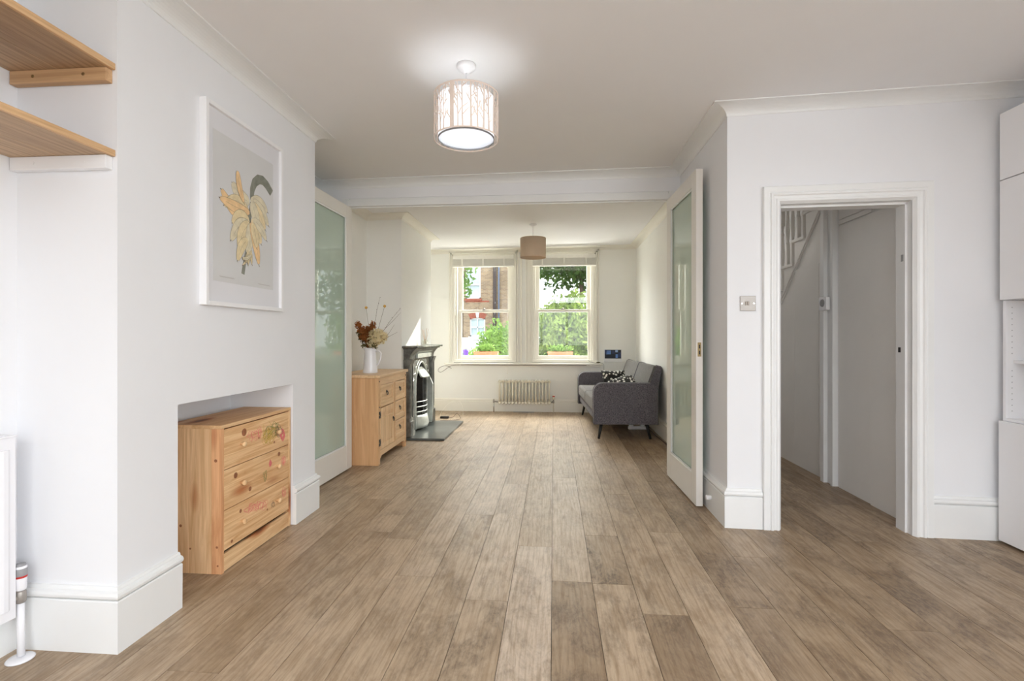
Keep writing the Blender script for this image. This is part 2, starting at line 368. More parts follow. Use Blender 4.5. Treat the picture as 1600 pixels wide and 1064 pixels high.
# ------------------------------------------------------------------ floor
def build_floor():
    seam=.1888; x0=-.0087
    special={ # board index: list of (y start of board, tone, stain)  going away
     0:[(-4.1,.3,.3),(.35,.28,.75),(2.36,.72,.25),(4.1,.55,.35),(6.2,.6,.3)],
     -1:[(-4.1,.5,.3),(.6,.86,.45),(2.74,.62,.3),(4.9,.7,.2),(6.6,.6,.3)],
     -2:[(-4.1,.5,.3),(.2,.50,.65),(2.16,.72,.35),(3.9,.6,.35),(5.9,.7,.2)],
     1:[(-4.1,.5,.3),(.1,.58,.6),(2.35,.40,1.0),(2.92,.62,.3),(5.0,.55,.3)],
     2:[(-4.1,.5,.3),(.4,.24,.8),(2.11,.55,.5),(3.7,.5,.4),(5.7,.62,.2)],
     3:[(-4.1,.5,.3),(.9,.66,.4),(3.0,.5,.5),(4.4,.55,.3)],
     -3:[(-4.1,.5,.3),(.8,.55,.55),(3.2,.70,.3),(5.3,.6,.3)],
     -4:[(-4.1,.4,.3),(.3,.60,.3),(2.35,.70,.25),(4.3,.55,.4),(6.1,.65,.2)],
     -5:[(-4.1,.4,.3),(.5,.62,.3),(2.78,.5,.4),(4.6,.62,.2)],
     -6:[(-4.1,.4,.3),(.9,.55,.4),(2.87,.62,.4),(5.0,.5,.3)],
     5:[(-4.1,.4,.3),(.5,.36,.6),(2.7,.46,.5),(5,.4,.5)],
     6:[(-4.1,.4,.3),(1.2,.34,.7),(3.1,.35,.7),(5,.4,.5)],
    }
    mb=MB(); tones=[]
    rnd=random.Random(3)
    kmin=int(math.floor((-2.2-x0)/seam)); kmax=int(math.ceil((3.0-x0)/seam))
    for k in range(kmin,kmax):
        if k in special: L=special[k]
        else:
            L=[]; y=-4.1-rnd.random()*1.2
            while y<7.9:
                right=k>=4
                L.append((y,(rnd.uniform(.2,.45) if right else rnd.uniform(.42,.66)),rnd.uniform(.45,.9) if right else rnd.uniform(.2,.5))); y+=rnd.uniform(1.5,2.5)
        xa=x0+k*seam; xb=xa+seam
        for i,(y,t,s) in enumerate(L):
            ya=max(y,-4.1); yb=min(L[i+1][0] if i+1<len(L) else 7.95,7.95)
            if yb<=ya: continue
            g=.0010; h=.006
            i0=[mb.vert(p) for p in ((xa+g,ya+g,0),(xb-g,ya+g,0),(xb-g,yb-g,0),(xa+g,yb-g,0))]
            i1=[mb.vert(p) for p in ((xa+g,ya+g,-h),(xb-g,ya+g,-h),(xb-g,yb-g,-h),(xa+g,yb-g,-h))]
            mb.face(i0); nf=1
            for q in range(4): mb.face((i0[q],i1[q],i1[(q+1)%4],i0[(q+1)%4])); nf+=1
            off=rnd.random(); tones+= [(t,s,off)]*nf
    nb=len(mb.f)
    mb.mi=1; mb.box(-2.3,3.1,-4.1,7.95,-.15,-.0055); tones+=[(0,0,0)]*(len(mb.f)-nb)
    o=mb.build('floor',[M['floor'],M['dark']],recalc=False,origin=(0,0,0))
    a=o.data.attributes.new('tone','FLOAT_COLOR','CORNER')
    vals=[]
    for p,t in zip(o.data.polygons,tones):
        vals+= [t[0],t[1],t[2],1]*p.loop_total
    a.data.foreach_set('color',vals)
    struct(o)
build_floor()

# ------------------------------------------------------------------ ceiling and walls
mb=MB()
for (a,b,c,d) in ((-2.3,3.1,-4.1,8.0),):
    P=[(a,c),(b,c),(b,d),(a,d)]
    lo=[(x,y,ceil_z(x)) for x,y in P]; mb.prism(lo,(0,0,.15))
struct(mb.build('ceiling',M['ceil']))
def wall(name,boxes,mat='wall'):
    mb=MB()
    for bx in boxes: mb.box(*bx)
    return struct(mb.build(name,M[mat]))
T=2.6
wall('wall_left_alcove',[(-2.2,-1.997,-4,1.70,0,T),(-1.997,-1.6,-4,.25,0,T)])
wall('wall_chimney_breast',[(-2.2,-1.595,1.70,1.995,0,T),(-2.2,-1.595,2.935,3.217,0,T),(-2.2,-1.595,1.995,2.935,.863,T),(-2.2,-2.0,1.995,2.935,0,.863)])
wall('wall_left_recess',[(-2.25,-2.1,3.217,4.38,0,T)])
wall('wall_divider',[(-2.1,-1.86,4.25,4.305,0,T),(1.0,1.25,4.25,4.305,0,T),(-1.86,1.0,4.25,4.305,2.37,T)])
mb=MB(); mb.box(-1.86,-1.80,4.243,4.31,0,2.37); mb.box(.955,1.0,4.243,4.31,0,2.37); mb.box(-1.80,.955,4.243,4.31,2.302,2.352); mb.box(-1.80,.955,4.256,4.303,2.352,2.37)
mb.box(-1.80,.955,4.275,4.31,2.292,2.302)
struct(mb.build('trim_1',M['trim'],bevel=.003))
wall('wall_left',[(-2.25,-2.08,4.38,7.7,0,T),(-2.1,-2.08,4.305,4.38,0,T)],'cream')
wall('wall_back_chimney_breast',[(-2.08,-1.68,5.40,5.74,0,T),(-2.08,-1.68,6.24,6.72,0,T),(-2.08,-1.68,5.74,6.24,.80,T),(-2.08,-2.0,5.74,6.24,0,.80)],'cream')
wall('wall_back',[(-2.25,-1.56,7.7,7.95,0,T),(-1.56,-.62,7.7,7.95,0,.76),(-1.56,-.62,7.7,7.95,2.42,T),(-.62,-.33,7.7,7.95,0,T),(-.33,.62,7.7,7.95,0,.76),(-.33,.62,7.7,7.95,2.42,T),(.62,3.1,7.7,7.95,0,T)],'cream')
wall('wall_right_back_room',[(1.25,1.35,4.25,7.7,0,T)],'cream')
mb=MB(); mb.prism([(1.05,3.12,0),(1.05,4.25,0),(1.16,4.25,0),(1.16,3.12,0)],(0,0,T)); struct(mb.build('wall_right_return',M['wall']))
mb=MB(); mb.X=RX; DS0,DS1,DZ=.305,1.022,1.945
mb.box(0.0,DS0-.02,0,.12,0,T); mb.box(DS1+.02,1.95,0,.12,0,T); mb.box(DS0-.02,DS1+.02,0,.12,DZ+.02,T)
struct(mb.build('wall_right_front',M['wall']))
wall('wall_right',[(2.95,3.1,.2,3.2,0,T),(2.95,3.1,-4,-3.4,0,T),(2.95,3.1,-3.4,.2,0,.85),(2.95,3.1,-3.4,.2,2.3,T)])
mb=MB()
for y in (-3.4,-2.22,-1.02,.12): mb.box(2.99,3.05,y,y+.08,.85,2.3)
mb.box(2.99,3.05,-3.4,.2,.85,.93); mb.box(2.99,3.05,-3.4,.2,2.22,2.3)
w4=struct(mb.build('window_4',M['white']))  # unseen side window, added for light from the right
mb=MB(); mb.box(3.015,3.021,-3.32,.12,.93,2.22); mb.build('pane',M['glass'],w4)
# rear wall of the room, behind the camera, with a wide glazed opening on to the garden
wall('wall_rear',[(-2.2,-1.5,-4.15,-4,0,T),(2.5,3.1,-4.15,-4,0,T),(-1.5,2.5,-4.15,-4,2.3,T)])
mb=MB()
for x in (-1.5,-.52,.48,1.46,2.42): mb.box(x,x+.08,-4.11,-4.05,.02,2.3)
mb.box(-1.5,2.5,-4.11,-4.05,0,.1); mb.box(-1.5,2.5,-4.11,-4.05,2.2,2.3)
w3=struct(mb.build('window_3',M['white']))
mb=MB(); mb.box(-1.45,2.45,-4.085,-4.079,.1,2.2); mb.build('pane',M['glass'],w3)

# cornices
cornice('trim_2',[(-1.997,.25),(-1.997,1.70),(-1.595,1.70),(-1.595,3.217),(-2.1,3.217),(-2.1,4.25),(1.05,4.25),(1.05,3.12),tuple(rw(1.905,0,0))[:2],(2.95,-4)],-1)
cornice('trim_3',[(-1.99,4.305),(-2.08,4.305),(-2.08,5.40),(-1.68,5.40),(-1.68,6.72),(-2.08,6.72),(-2.08,7.70),(1.25,7.70),(1.25,4.305),(-1.9,4.305)],-1,'bone')
# skirtings
skirting('baseboard_left_alcove',[(-1.997,.25),(-1.997,1.70),(-1.595,1.70),(-1.595,1.995)],-1)
skirting('baseboard_left_recess',[(-1.595,2.935),(-1.595,3.217),(-2.1,3.217),(-2.1,4.25),(-1.865,4.25)],-1)
skirting('baseboard_right_return',[(1.03,4.25),(1.05,4.25),(1.05,3.12),tuple(rw(.196,0,0))[:2]],-1)
skirting('baseboard_right_front',[tuple(rw(1.118,0,0))[:2],tuple(rw(1.905,0,0))[:2],(2.95,2.98)],-1)
skirting('baseboard_left',[(-2.08,4.31),(-2.08,5.40),(-1.68,5.40),(-1.68,5.44)],-1,SKB,'bone')
skirting('baseboard_back',[(-1.68,6.60),(-1.68,6.72),(-2.08,6.72),(-2.08,7.70),(1.25,7.70),(1.25,4.39)],-1,SKB,'bone')

# door architrave + lining (right)
mb=MB(); mb.X=RX
AR=[(0,-.001),(0,.020),(.004,.026),(.034,.026),(.040,.022),(.044,.030),(.054,.030),(.060,.022),(.074,.018),(.078,.024),(.090,.024),(.100,.010),(.105,.004),(.105,-.001)]
# profile (distance inwards from outer edge, thickness toward room) swept round the opening
def arch(mb,s0,s1,z1,prof,w):
    pts=[]
    for (d,t) in prof:
        pts.append([(s0-w+d,-t,0),(s0-w+d,-t,z1+w-d),(s1+w-d,-t,z1+w-d),(s1+w-d,-t,0)])
    rows=[[mb.vert(p) for p in r] for r in pts]
    for a,b in zip(rows,rows[1:]):
        for j in range(3): mb.face((a[j],a[j+1],b[j+1],b[j]))
    for j in (0,3): mb.face([r[j] for r in rows])
arch(mb,DS0,DS1,DZ,AR,.105)
arch_o=mb.build('door_1',M['trim']); struct(arch_o)
arch_o['label']='white moulded door frame opening to the hall'
mb=MB(); mb.X=RX
mb.box(DS0-.02,DS0,-.004,.125,0,DZ); mb.box(DS1,DS1+.02,-.004,.125,0,DZ); mb.box(DS0-.02,DS1+.02,-.004,.125,DZ,DZ+.02)
mb.box(DS0,DS0+.004,.04,.125,0,DZ); mb.box(DS1-.012,DS1,.04,.125,0,DZ-.004); mb.box(DS0,DS1,.04,.125,DZ-.012,DZ)
mb.build('door_lining',M['trim'],arch_o)
mb=MB(); mb.X=RX; mb.box(DS1-.014,DS1-.0118,.08,.10,1.06,1.09); mb.build('strike_hole',M['black'],arch_o)
mb=MB(); mb.X=RX; mb.box(DS1-.0135,DS1-.0118,.055,.075,1.60,1.64); mb.build('hinge_plate',M['grey'],arch_o)

# ------------------------------------------------------------------ windows (back wall)
def window(name,x0,x1,gx0,gx1):
    """x0,x1 box opening; gx0,gx1 glass of the upper sash"""
    z0,z1=.76,2.42
    mb=MB()
    # architrave on the room side, stepped
    aw=.075
    for (d,t) in ((0,.022),(.028,.030),(.052,.018)):
        e=aw-d
        for (a,b,c,f) in ((x0-e,x0-e+.024,z0-.02,z1+e),(x1+e-.024,x1+e,z0-.02,z1+e)): mb.box(a,b,7.70-t,7.705,c,f)
        mb.box(x0-e,x1+e,7.70-t,7.705,z1+e-.024,z1+e)
    # box lining
    mb.box(x0-.001,x0+.022,7.69,7.94,z0,z1); mb.box(x1-.022,x1+.001,7.69,7.94,z0,z1); mb.box(x0,x1,7.69,7.94,z1-.03,z1+.001)
    mb.box(x0+.022,x0+.05,7.73,7.80,z0,z1-.03); mb.box(x1-.05,x1-.022,7.73,7.80,z0,z1-.03)
    mb.box(x0,x1,7.70,7.97,z0-.01,z0+.045)
    w=struct(mb.build(name,M['bone'],bevel=.002)); w['label']='white painted box sash window'
    # upper sash (outer) and lower sash (inner)
    for nm,ya,za,zb,rt,rb,ox in (('upper_sash',7.845,1.545,2.39,.06,.04,0),('lower_sash',7.80,.805,1.585,.042,.058,-.012)):
        s=MB(); sx0,sx1=x0+.024,x1-.024; a,b=gx0+ox,gx1-ox
        s.box(sx0,a,ya,ya+.042,za,zb); s.box(b,sx1,ya,ya+.042,za,zb); s.box(a,b,ya,ya+.042,zb-rt,zb); s.box(a,b,ya,ya+.042,za,za+rb)
        so=s.build(nm,M['bone'],w,bevel=.004)
        g=MB(); g.box(a-.004,b+.004,ya+.018,ya+.022,za+rb-.004,zb-rt+.004); g.build('pane',M['glass'],so)
    l=MB(); xm=(x0+x1)/2; l.box(xm-.03,xm+.03,7.785,7.83,1.585,1.592); l.sphere((xm,7.80,1.598),.012); l.build('sash_lock',M['steel'],w,bevel=.002)
    return w
window('window_1',-1.56,-.62,-1.44,-.72)
window('window_2',-.33,.62,-.22,.515)
mb=MB(); mb.box(-1.70,.74,7.635,7.705,.728,.752); mb.box(-1.68,.72,7.66,7.705,.70,.728)
struct(mb.build('trim_4',M['bone'],bevel=.005))['label']='painted window board running under both windows'
mb=MB()
for x in (-.585,-.50,-.42,-.37): mb.box(x-.012,x+.012,7.68,7.702,.752,2.50)
mb.box(-1.70,.76,7.672,7.702,2.495,2.505); mb.box(-1.69,.75,7.664,7.702,2.505,2.515)
struct(mb.build('trim_5',M['bone'],bevel=.003))
# outside stone sills
mb=MB(); mb.box(-1.66,-.52,7.95,8.13,.70,.80); mb.box(-.43,.72,7.95,8.13,.70,.80); struct(mb.build('trim_6',M['render_white'],bevel=.01))

# blinds
def blind(x0,x1,label):
    t=thing('venetian_blind',label,'blind',((x0+x1)/2,7.62,2.24),'raised blinds on the window pair')
    mb=MB(); mb.box(x0+.004,x1-.004,7.60,7.655,2.355,2.41); mb.build('headrail',M['blindw'],t,bevel=.004)
    mb=MB()
    for k in range(14):
        z=2.262+k*.0068; mb.box(x0,x1,7.60,7.652,z,z+.0042)
    mb.build('slats',M['blindw'],t)
    mb=MB(); mb.box(x0,x1,7.598,7.654,2.236,2.258); mb.build('bottom_rail',M['blindw'],t,bevel=.004)
    for f in (.16,.5,.84):
        mb=MB(); x=x0+(x1-x0)*f; mb.box(x-.012,x+.012,7.5975,7.5995,2.24,2.36); mb.build('ladder_tape',M['bone'],t)
    mb=MB(); x=x1-.10
    mb.tube([(x,7.605,2.30),(x,7.6,1.6),(x+.002,7.6,1.0),(x+.004,7.6,.62)],.0016,6); mb.sphere((x+.004,7.6,.605),.008,8,6,(1,1,1.8)); mb.build('pull_cord',M['bone'],t)
    return t
blind(-1.562,-.605,'cream venetian blind drawn up at the top of the left window')
blind(-.322,.645,'cream venetian blind drawn up at the top of the right window')

# ------------------------------------------------------------------ folding glazed doors
def glazed_door(name,xh,yh,w,th,ang,label,side):
    """leaf hinged at (xh,yh), extends toward camera (-Y); local x = thickness, y=width; side +1 -> thickness toward +x"""
    R=Matrix.Translation((xh,yh,0))@Matrix.Rotation(ang,4,'Z')
    t=thing(name,label,'door',(xh,yh,0))
    z0,z1=.012,2.285; st=.105; tb=.10; bb=.215
    def L(a,b,c,d,e,f,m=None):
        m=m or MB(); m.X=R; m.box(a*side if side>0 else -b,b if side>0 else -a,-d,-c,e,f); return m
    fr=MB()
    for q in ((0,th,0,st,z0,z1),(0,th,w-st,w,z0,z1),(0,th,st,w-st,z1-tb,z1),(0,th,st,w-st,z0,bb)): L(*q,m=fr)
    fr.build('door_frame',M['doorp'],t,bevel=.0025)
    bd=MB()
    for sx in (0.004,th-.012):
        for q in ((sx,sx+.008,st,st+.012,bb,z1-tb),(sx,sx+.008,w-st-.012,w-st,bb,z1-tb),(sx,sx+.008,st,w-st,bb,bb+.012),(sx,sx+.008,st,w-st,z1-tb-.012,z1-tb)): L(*q,m=bd)
    bd.build('glazing_bead',M['trim'],t)
    L(th/2-.003,th/2+.003,st-.005,w-st+.005,bb-.005,z1-tb+.005).build('glass_panel',M['doorglass'],t)
    return t,L
dl,Ll=glazed_door('glazed_door',-1.768,4.245,.80,.042,-.025,'white glazed door folded open against the left recess, green-tinted pane',-1)
dr,Lr=glazed_door('glazed_door',.936,4.22,.775,.045,.026,'white glazed door folded open toward the light switch wall, brass edge plate',1)
Lr(.010,.034,.774,.7775,1.02,1.115).build('edge_plate',M['brass'],dr,bevel=.004)
m_=MB(); Lr(.018,.026,.776,.7785,1.035,1.060,m_); Lr(.018,.026,.776,.7785,1.075,1.10,m_); m_.build('latch_slot',M['black'],dr)
for d,L in ((dl,Ll),(dr,Lr)):
    pass

# ------------------------------------------------------------------ shelves in the near-left alcove
def shelf(z,label,white):
    t=thing('alcove_shelf',label,'shelf',(-1.8,.97,z),'oak shelves in the alcove')
    mb=MB(); mb.box(-1.995,-1.80,.26,1.698,z,z+.024); mb.box(-1.799,-1.612,.26,1.698,z,z+.024); mb.build('shelf_board',M['shelfwood'],t,bevel=.0015)
    mb=MB(); mb.box(-1.612,-1.600,.26,1.698,z,z+.024); mb.build('front_edge',M['shelfedge'],t,bevel=.002)
    mb=MB(); mb.box(-1.994,-1.612,1.670,1.698,z-.049,z-.0005); b=mb.build('support_batten',M['white' if white else 'battenwood'],t,bevel=.002)
    b['label']='white painted batten' if white else 'bare oak batten'
    for x in (-1.90,-1.70):
        s=MB(); s.lathe([(.006,0),(.006,.001)],(x,1.6690,z-.024),'y',12); s.build('screw_head',M['white'] if white else M['brass'],b)
    return t
shelf(2.129,'upper oak shelf in the near left alcove on a bare oak batten',False)
shelf(1.812,'lower oak shelf in the near left alcove on a white batten',True)

# ------------------------------------------------------------------ panel radiator (near left)
t=thing('panel_radiator','white convector panel radiator at the left edge below the shelves','radiator',(-1.93,1.1,.15))
mb=MB()
mb.box(-1.915,-1.905,.45,1.618,.153,.797)
y=.49
while y<1.59:
    mb.prism([(-1.909,y,.19),(-1.9045,y,.19),(-1.899,y+.010,.19),(-1.899,y+.024,.19),(-1.9045,y+.034,.19),(-1.909,y+.034,.19)],(0,0,.565)); y+=.0467
mb.build('front_panel',M['enamel'],t,bevel=.002)
mb=MB(); mb.box(-1.975,-1.965,.45,1.618,.153,.797); mb.build('rear_panel',M['enamel'],t)
mb=MB(); mb.box(-1.978,-1.902,.448,1.620,.797,.803)
for k in range(58): mb.box(-1.965,-1.915,.47+k*.0195,.478+k*.0195,.803,.805)
mb.box(-1.965,-1.914,1.606,1.620,.17,.797); mb.build('top_grille',M['enamel'],t,bevel=.001)
mb=MB(); mb.tube([(-1.897,1.628,.012),(-1.906,1.634,.10),(-1.913,1.640,.2)],.0115,14); mb.build('feed_pipe',M['enamel'],t)
mb=MB(); mb.lathe([(.040,0.0005),(.041,.003),(.036,.008),(.014,.010)],(-1.897,1.625,0),'z',28); mb.build('floor_collar',M['enamel'],t)
mb=MB(); mb.lathe([(.013,.195),(.016,.20),(.016,.235),(.012,.24)],(-1.913,1.640,0),'z',16); mb.tube([(-1.913,1.640,.215),(-1.925,1.60,.215)],.011,12); v=mb.build('valve_body',M['steel'],t)
mb=MB(); mb.lathe([(.014,.240),(.017,.245),(.018,.285),(.018,.325),(.014,.33)],(-1.913,1.640,0),'z',20); mb.build('valve_head',M['enamel'],v)
mb=MB(); mb.lathe([(.0183,.286),(.0187,.288),(.0183,.293)],(-1.913,1.640,0),'z',20,False); mb.build('red_band',M['red'],v)
mb=MB(); mb.lathe([(.0182,.293),(.0184,.294),(.0184,.318),(.0140,.335)],(-1.913,1.640,0),'z',20); mb.build('dial_ring',M['grey'],v)

# ------------------------------------------------------------------ pine chest in the niche
CM={'pink':plain('crayon_pink',(222,120,120),.8,bs=0),'yell':plain('crayon_yellow',(190,160,60),.8,bs=0),'gren':plain('crayon_green',(110,125,70),.8,bs=0),'grey':plain('crayon_dark',(110,90,80),.8,bs=0)}
def scribble(mb,mi,cy,cz,ry,rz,n,x,rnd,r=.0008):
    mb.mi=mi; y=cy; z=cz; pts=[]
    a=rnd.random()*6
    for k in range(n):
        a+=rnd.uniform(.5,2.6); pts.append((x,cy+ry*math.cos(a)*rnd.uniform(.2,1),cz+rz*math.sin(a)*rnd.uniform(.2,1)))
    # smooth by midpoint insertion
    for _ in range(2):
        q=[pts[0]]
        for p0,p1 in zip(pts,pts[1:]):
            q+= [tuple(a_*.75+b_*.25 for a_,b_ in zip(p0,p1)),tuple(a_*.25+b_*.75 for a_,b_ in zip(p0,p1))]
        pts=q+[pts[-1]]
    mb.tube(pts,r,4); mb.mi=0
X0,X1,Y0,Y1,H=-1.905,-1.604,2.288,2.925,.722
t=thing('chest_of_drawers','bare knotty pine three drawer chest with crayon scribbles, standing in the wall niche','chest of drawers',((X0+X1)/2,(Y0+Y1)/2,0))
mb=MB(); mb.box(X0,X1-.052,Y0,Y0+.018,0,H-.018); mb.mi=1; mb.box(X1-.0515,X1,Y0,Y0+.018,0,H-.018)
mb.mi=2
for (kx,kz,kr) in ((X1-.03,.55,.008),(X1-.024,.13,.006),(X1-.02,.04,.005),(X0+.09,.23,.007),(X0+.14,.12,.005)): mb.lathe([(kr,-.0004),(kr,.0)],(kx,Y0,kz),'y',14)
mb.mi=0; mb.build('side_panel',[M['pinez'],M['pinestile'],M['knot']],t,bevel=.0008)
mb=MB(); mb.box(X0,X1-.052,Y1-.018,Y1,0,H-.018); mb.box(X1-.0515,X1,Y1-.018,Y1,0,H-.018); mb.build('side_panel',M['pinez'],t,bevel=.0012)
mb=MB(); mb.box(X0,X1+.001,Y0-.001,Y1+.001,H-.018,H); mb.build('top_panel',M['pinetop'],t,bevel=.002)
mb=MB(); mb.box(X0,X0+.006,Y0+.018,Y1-.018,.02,H-.018); mb.build('back_panel',M['piney'],t)
mb=MB(); mb.box(X1-.020,X1-.004,Y0+.018,Y1-.018,.003,.088); mb.build('plinth',M['piney'],t,bevel=.001)
mb=MB(); mb.box(X0+.006,X1-.03,Y0+.018,Y1-.018,.088,.10); mb.build('bottom_panel',M['dark'],t)
rnd=random.Random(5)
dz=[(.105,.298),(.302,.497),(.501,.698)]
for i,(a,b) in enumerate(dz):
    mb=MB(); mb.box(X1-.020,X1-.003,Y0+.020,Y1-.020,a,b)
    xs=X1-.0028; mb.smooth=False
    if i==2:
        for j in range(4): scribble(mb,1,2.52+.03*j,.62,.05,.05,10,xs,rnd)
        for j in range(5): scribble(mb,2,2.66+.02*j,.60,.06,.08,12,xs,rnd)
        for j in range(4): scribble(mb,3,2.68+.03*j,.62,.06,.07,9,xs,rnd,.001)
        for j in range(3): scribble(mb,4,2.78+.02*j,.60,.05,.05,9,xs,rnd)
        for j in range(4): scribble(mb,1,2.84,.57,.035,.05,14,xs,rnd,.0012)
    if i==1:
        for j in range(5): scribble(mb,1,2.71,.435,.018,.03,12,xs,rnd,.0012)
        for j in range(3): scribble(mb,1,2.84+.01*j,.42,.02,.05,9,xs,rnd)
        for j in range(2): scribble(mb,3,2.66,.38,.03,.05,9,xs,rnd,.0007)
    if i==0:
        for j in range(6): scribble(mb,1,2.50+.03*j,.245-.006*j,.05,.04,10,xs,rnd)
        for j in range(2): scribble(mb,4,2.74,.19,.03,.03,8,xs,rnd,.0007)
        for j in range(2): scribble(mb,1,2.85,.22,.03,.05,8,xs,rnd)
    mb.mi=5
    KN={2:((2.47,.655,.020),(2.75,.545,.007),(2.60,.60,.006)),1:((2.40,.45,.015),(2.52,.345,.012),(2.80,.465,.013)),0:((2.37,.128,.008),(2.44,.255,.010),(2.68,.18,.006))}[i]
    for (ky,kz,kr) in KN: mb.lathe([(kr,X1-.003),(kr,X1-.0025)],(0,ky,kz),'x',16)
    mb.mi=0
    off=(.3*i,.77*i+.2,1.3*i)
    mat=wood('pine_drawer_front_%d'%i,(206,152,100),(242,206,158),'y',.55,True,1.1,.8,off)
    d=mb.build('drawer',[mat,CM['pink'],CM['yell'],CM['gren'],CM['grey'],M['knot']],t)
    for yy in (2.445,2.775):
        k=MB(); zc=(a+b)/2; k.lathe([(.0075,0),(.0075,.008),(.013,.014),(.0145,.02),(.011,.026),(.003,.028)],(X1-.003,yy,zc),'x',18); k.build('knob',M['piney'],d)

# ------------------------------------------------------------------ framed banana print
YA,YB,ZA,ZB=2.122,2.765,1.298,2.238
XW=-1.5945; XF=-1.560
t=thing('framed_print','large white framed botanical print of a banana bunch on the chimney breast','picture',(XW,(YA+YB)/2,ZA))
mb=MB(); fw=.020
mb.box(XW,XF,YA,YA+fw,ZA,ZB); mb.box(XW,XF,YB-fw,YB,ZA,ZB); mb.box(XW,XF,YA+fw,YB-fw,ZA,ZA+fw); mb.box(XW,XF,YA+fw,YB-fw,ZB-fw,ZB)
mb.build('frame',M['white'],t,bevel=.002)
mb=MB(); mb.box(XW+.002,XF-.016,YA+fw,YB-fw,ZA+fw,ZB-fw); mb.build('mount_board',plain('mount_board',(228,228,232),.8,var=.01,bs=0),t)
PW=[plain('print_paper',(216,216,216),.9,var=.02,bs=0),plain('ink_banana',(230,212,170),.9,var=.12,scale=30,bs=0),plain('ink_banana_pale',(222,212,184),.9,var=.12,scale=30,bs=0),plain('ink_banana_deep',(236,200,150),.9,var=.12,scale=30,bs=0),plain('ink_stalk',(132,134,122),.9,var=.2,scale=40,bs=0),plain('ink_line',(122,108,92),.9,var=.2,bs=0)]
mb=MB(); px=XF-.0158; py0,py1,pz0,pz1=2.187,2.683,1.415,2.123
mb.box(px,px+.0006,py0,py1,pz0,pz1)
layer=[px+.0008]
def pp(u,v): # u 0..1 across, v 0..1 up, on the print
    return (py0+(py1-py0)*u, pz0+(pz1-pz0)*v)
def stroke2(mi,cl,rad,outl=True):
    """flat tapered ribbon along centreline (u,v in print units) with an ink outline"""
    def rib(mi,extra,x):
        mb.mi=mi; P=[Vector(pp(*c)) for c in cl]; n=len(P); Lf=[];Rt=[]
        for k in range(n):
            tdir=(P[min(k+1,n-1)]-P[max(k-1,0)]).normalized(); nn=Vector((-tdir.y,tdir.x)); r=rad[k]+extra
            a=P[k]+nn*r; b=P[k]-nn*r; Lf.append((x,a.x,a.y)); Rt.append((x,b.x,b.y))
        for k in range(n-1): mb.poly([Lf[k],Lf[k+1],Rt[k+1],Rt[k]])
    x=layer[0]
    if outl: rib(5,.0013,x); layer[0]+=.00003
    rib(mi,0,layer[0]); layer[0]+=.00003; mb.mi=0
def banana(u0,v0,u1,v1,bend,w,mi):
    n=12; a=Vector((u0,v0)); b=Vector((u1,v1)); d=b-a; nn=Vector((-d.y,d.x)); cl=[];rd=[]
    for k in range(n+1):
        s=k/n; p=a+d*s+nn*bend*math.sin(PI*s); cl.append((p.x,p.y)); rd.append(w*1.3*(math.sin(PI*min(1,.10+s*.86))**.6)*(.55 if s<.06 else 1))
    stroke2(mi,cl,rd)
    # ridge and withered tip
    stroke2(5,[(c[0]+.006,c[1]) for c in cl[2:-2]],[.0005]*(n-3),False)
    e=b+d*.05; stroke2(5,[(b.x,b.y),(e.x,e.y),(e.x+.012,e.y-.006)],[.003,.002,.001],False)
# stalk curving off at the top right, stem down the middle
stroke2(4,[(.62,.60),(.60,.66),(.61,.72),(.65,.78),(.72,.82),(.80,.83),(.88,.81),(.97,.765)],[.012,.014,.018,.022,.024,.024,.024,.022])
stroke2(4,[(.60,.62),(.56,.50),(.55,.42),(.53,.30),(.49,.20),(.45,.08)],[.013,.012,.010,.008,.010,.012])
for q in ((.56,.62,.28,.70,.10,.030,2),(.55,.55,.12,.62,.16,.026,3),(.55,.53,.16,.52,-.16,.024,1),(.56,.54,.10,.56,.02,.022,3),(.58,.62,.88,.60,.12,.026,2),(.62,.64,.90,.50,.08,.022,2),
          (.62,.62,.84,.46,.05,.024,1),(.60,.63,.72,.46,-.03,.026,2),(.60,.50,.76,.34,.05,.024,1),(.62,.50,.86,.38,.08,.020,2),(.55,.46,.28,.42,-.16,.028,1),(.56,.45,.26,.30,-.14,.026,2),
          (.56,.46,.38,.26,-.12,.028,1),(.57,.46,.52,.24,.06,.026,2),(.58,.47,.72,.18,.04,.022,3),(.60,.47,.68,.30,.08,.022,1),(.52,.34,.36,.17,-.10,.022,1),(.36,.80,.46,.60,-.10,.016,3)):
    banana(*q)
rb=random.Random(2)
for k in range(14): banana(.55+rb.uniform(-.05,.05),.24+rb.uniform(-.03,.03),.52+rb.uniform(-.09,.09),.17+rb.uniform(-.03,.04),rb.uniform(-.1,.1),.006,rb.choice((2,1)))
# two faint pencil notes along the foot of the sheet
for u0,u1,v in ((.08,.30,.035),(.70,.92,.03)):
    pts=[(u0+(u1-u0)*k/24, v+.006*math.sin(k*2.1)*((k*7)%3)/2) for k in range(25)]; stroke2(5,pts,[.0006]*25,False)
mb.build('print_sheet',PW,t)
mb=MB(); mb.box(XF-.010,XF-.008,YA+fw-.004,YB-fw+.004,ZA+fw-.004,ZB-fw+.004); mb.build('picture_glass',M['picglass'],t)

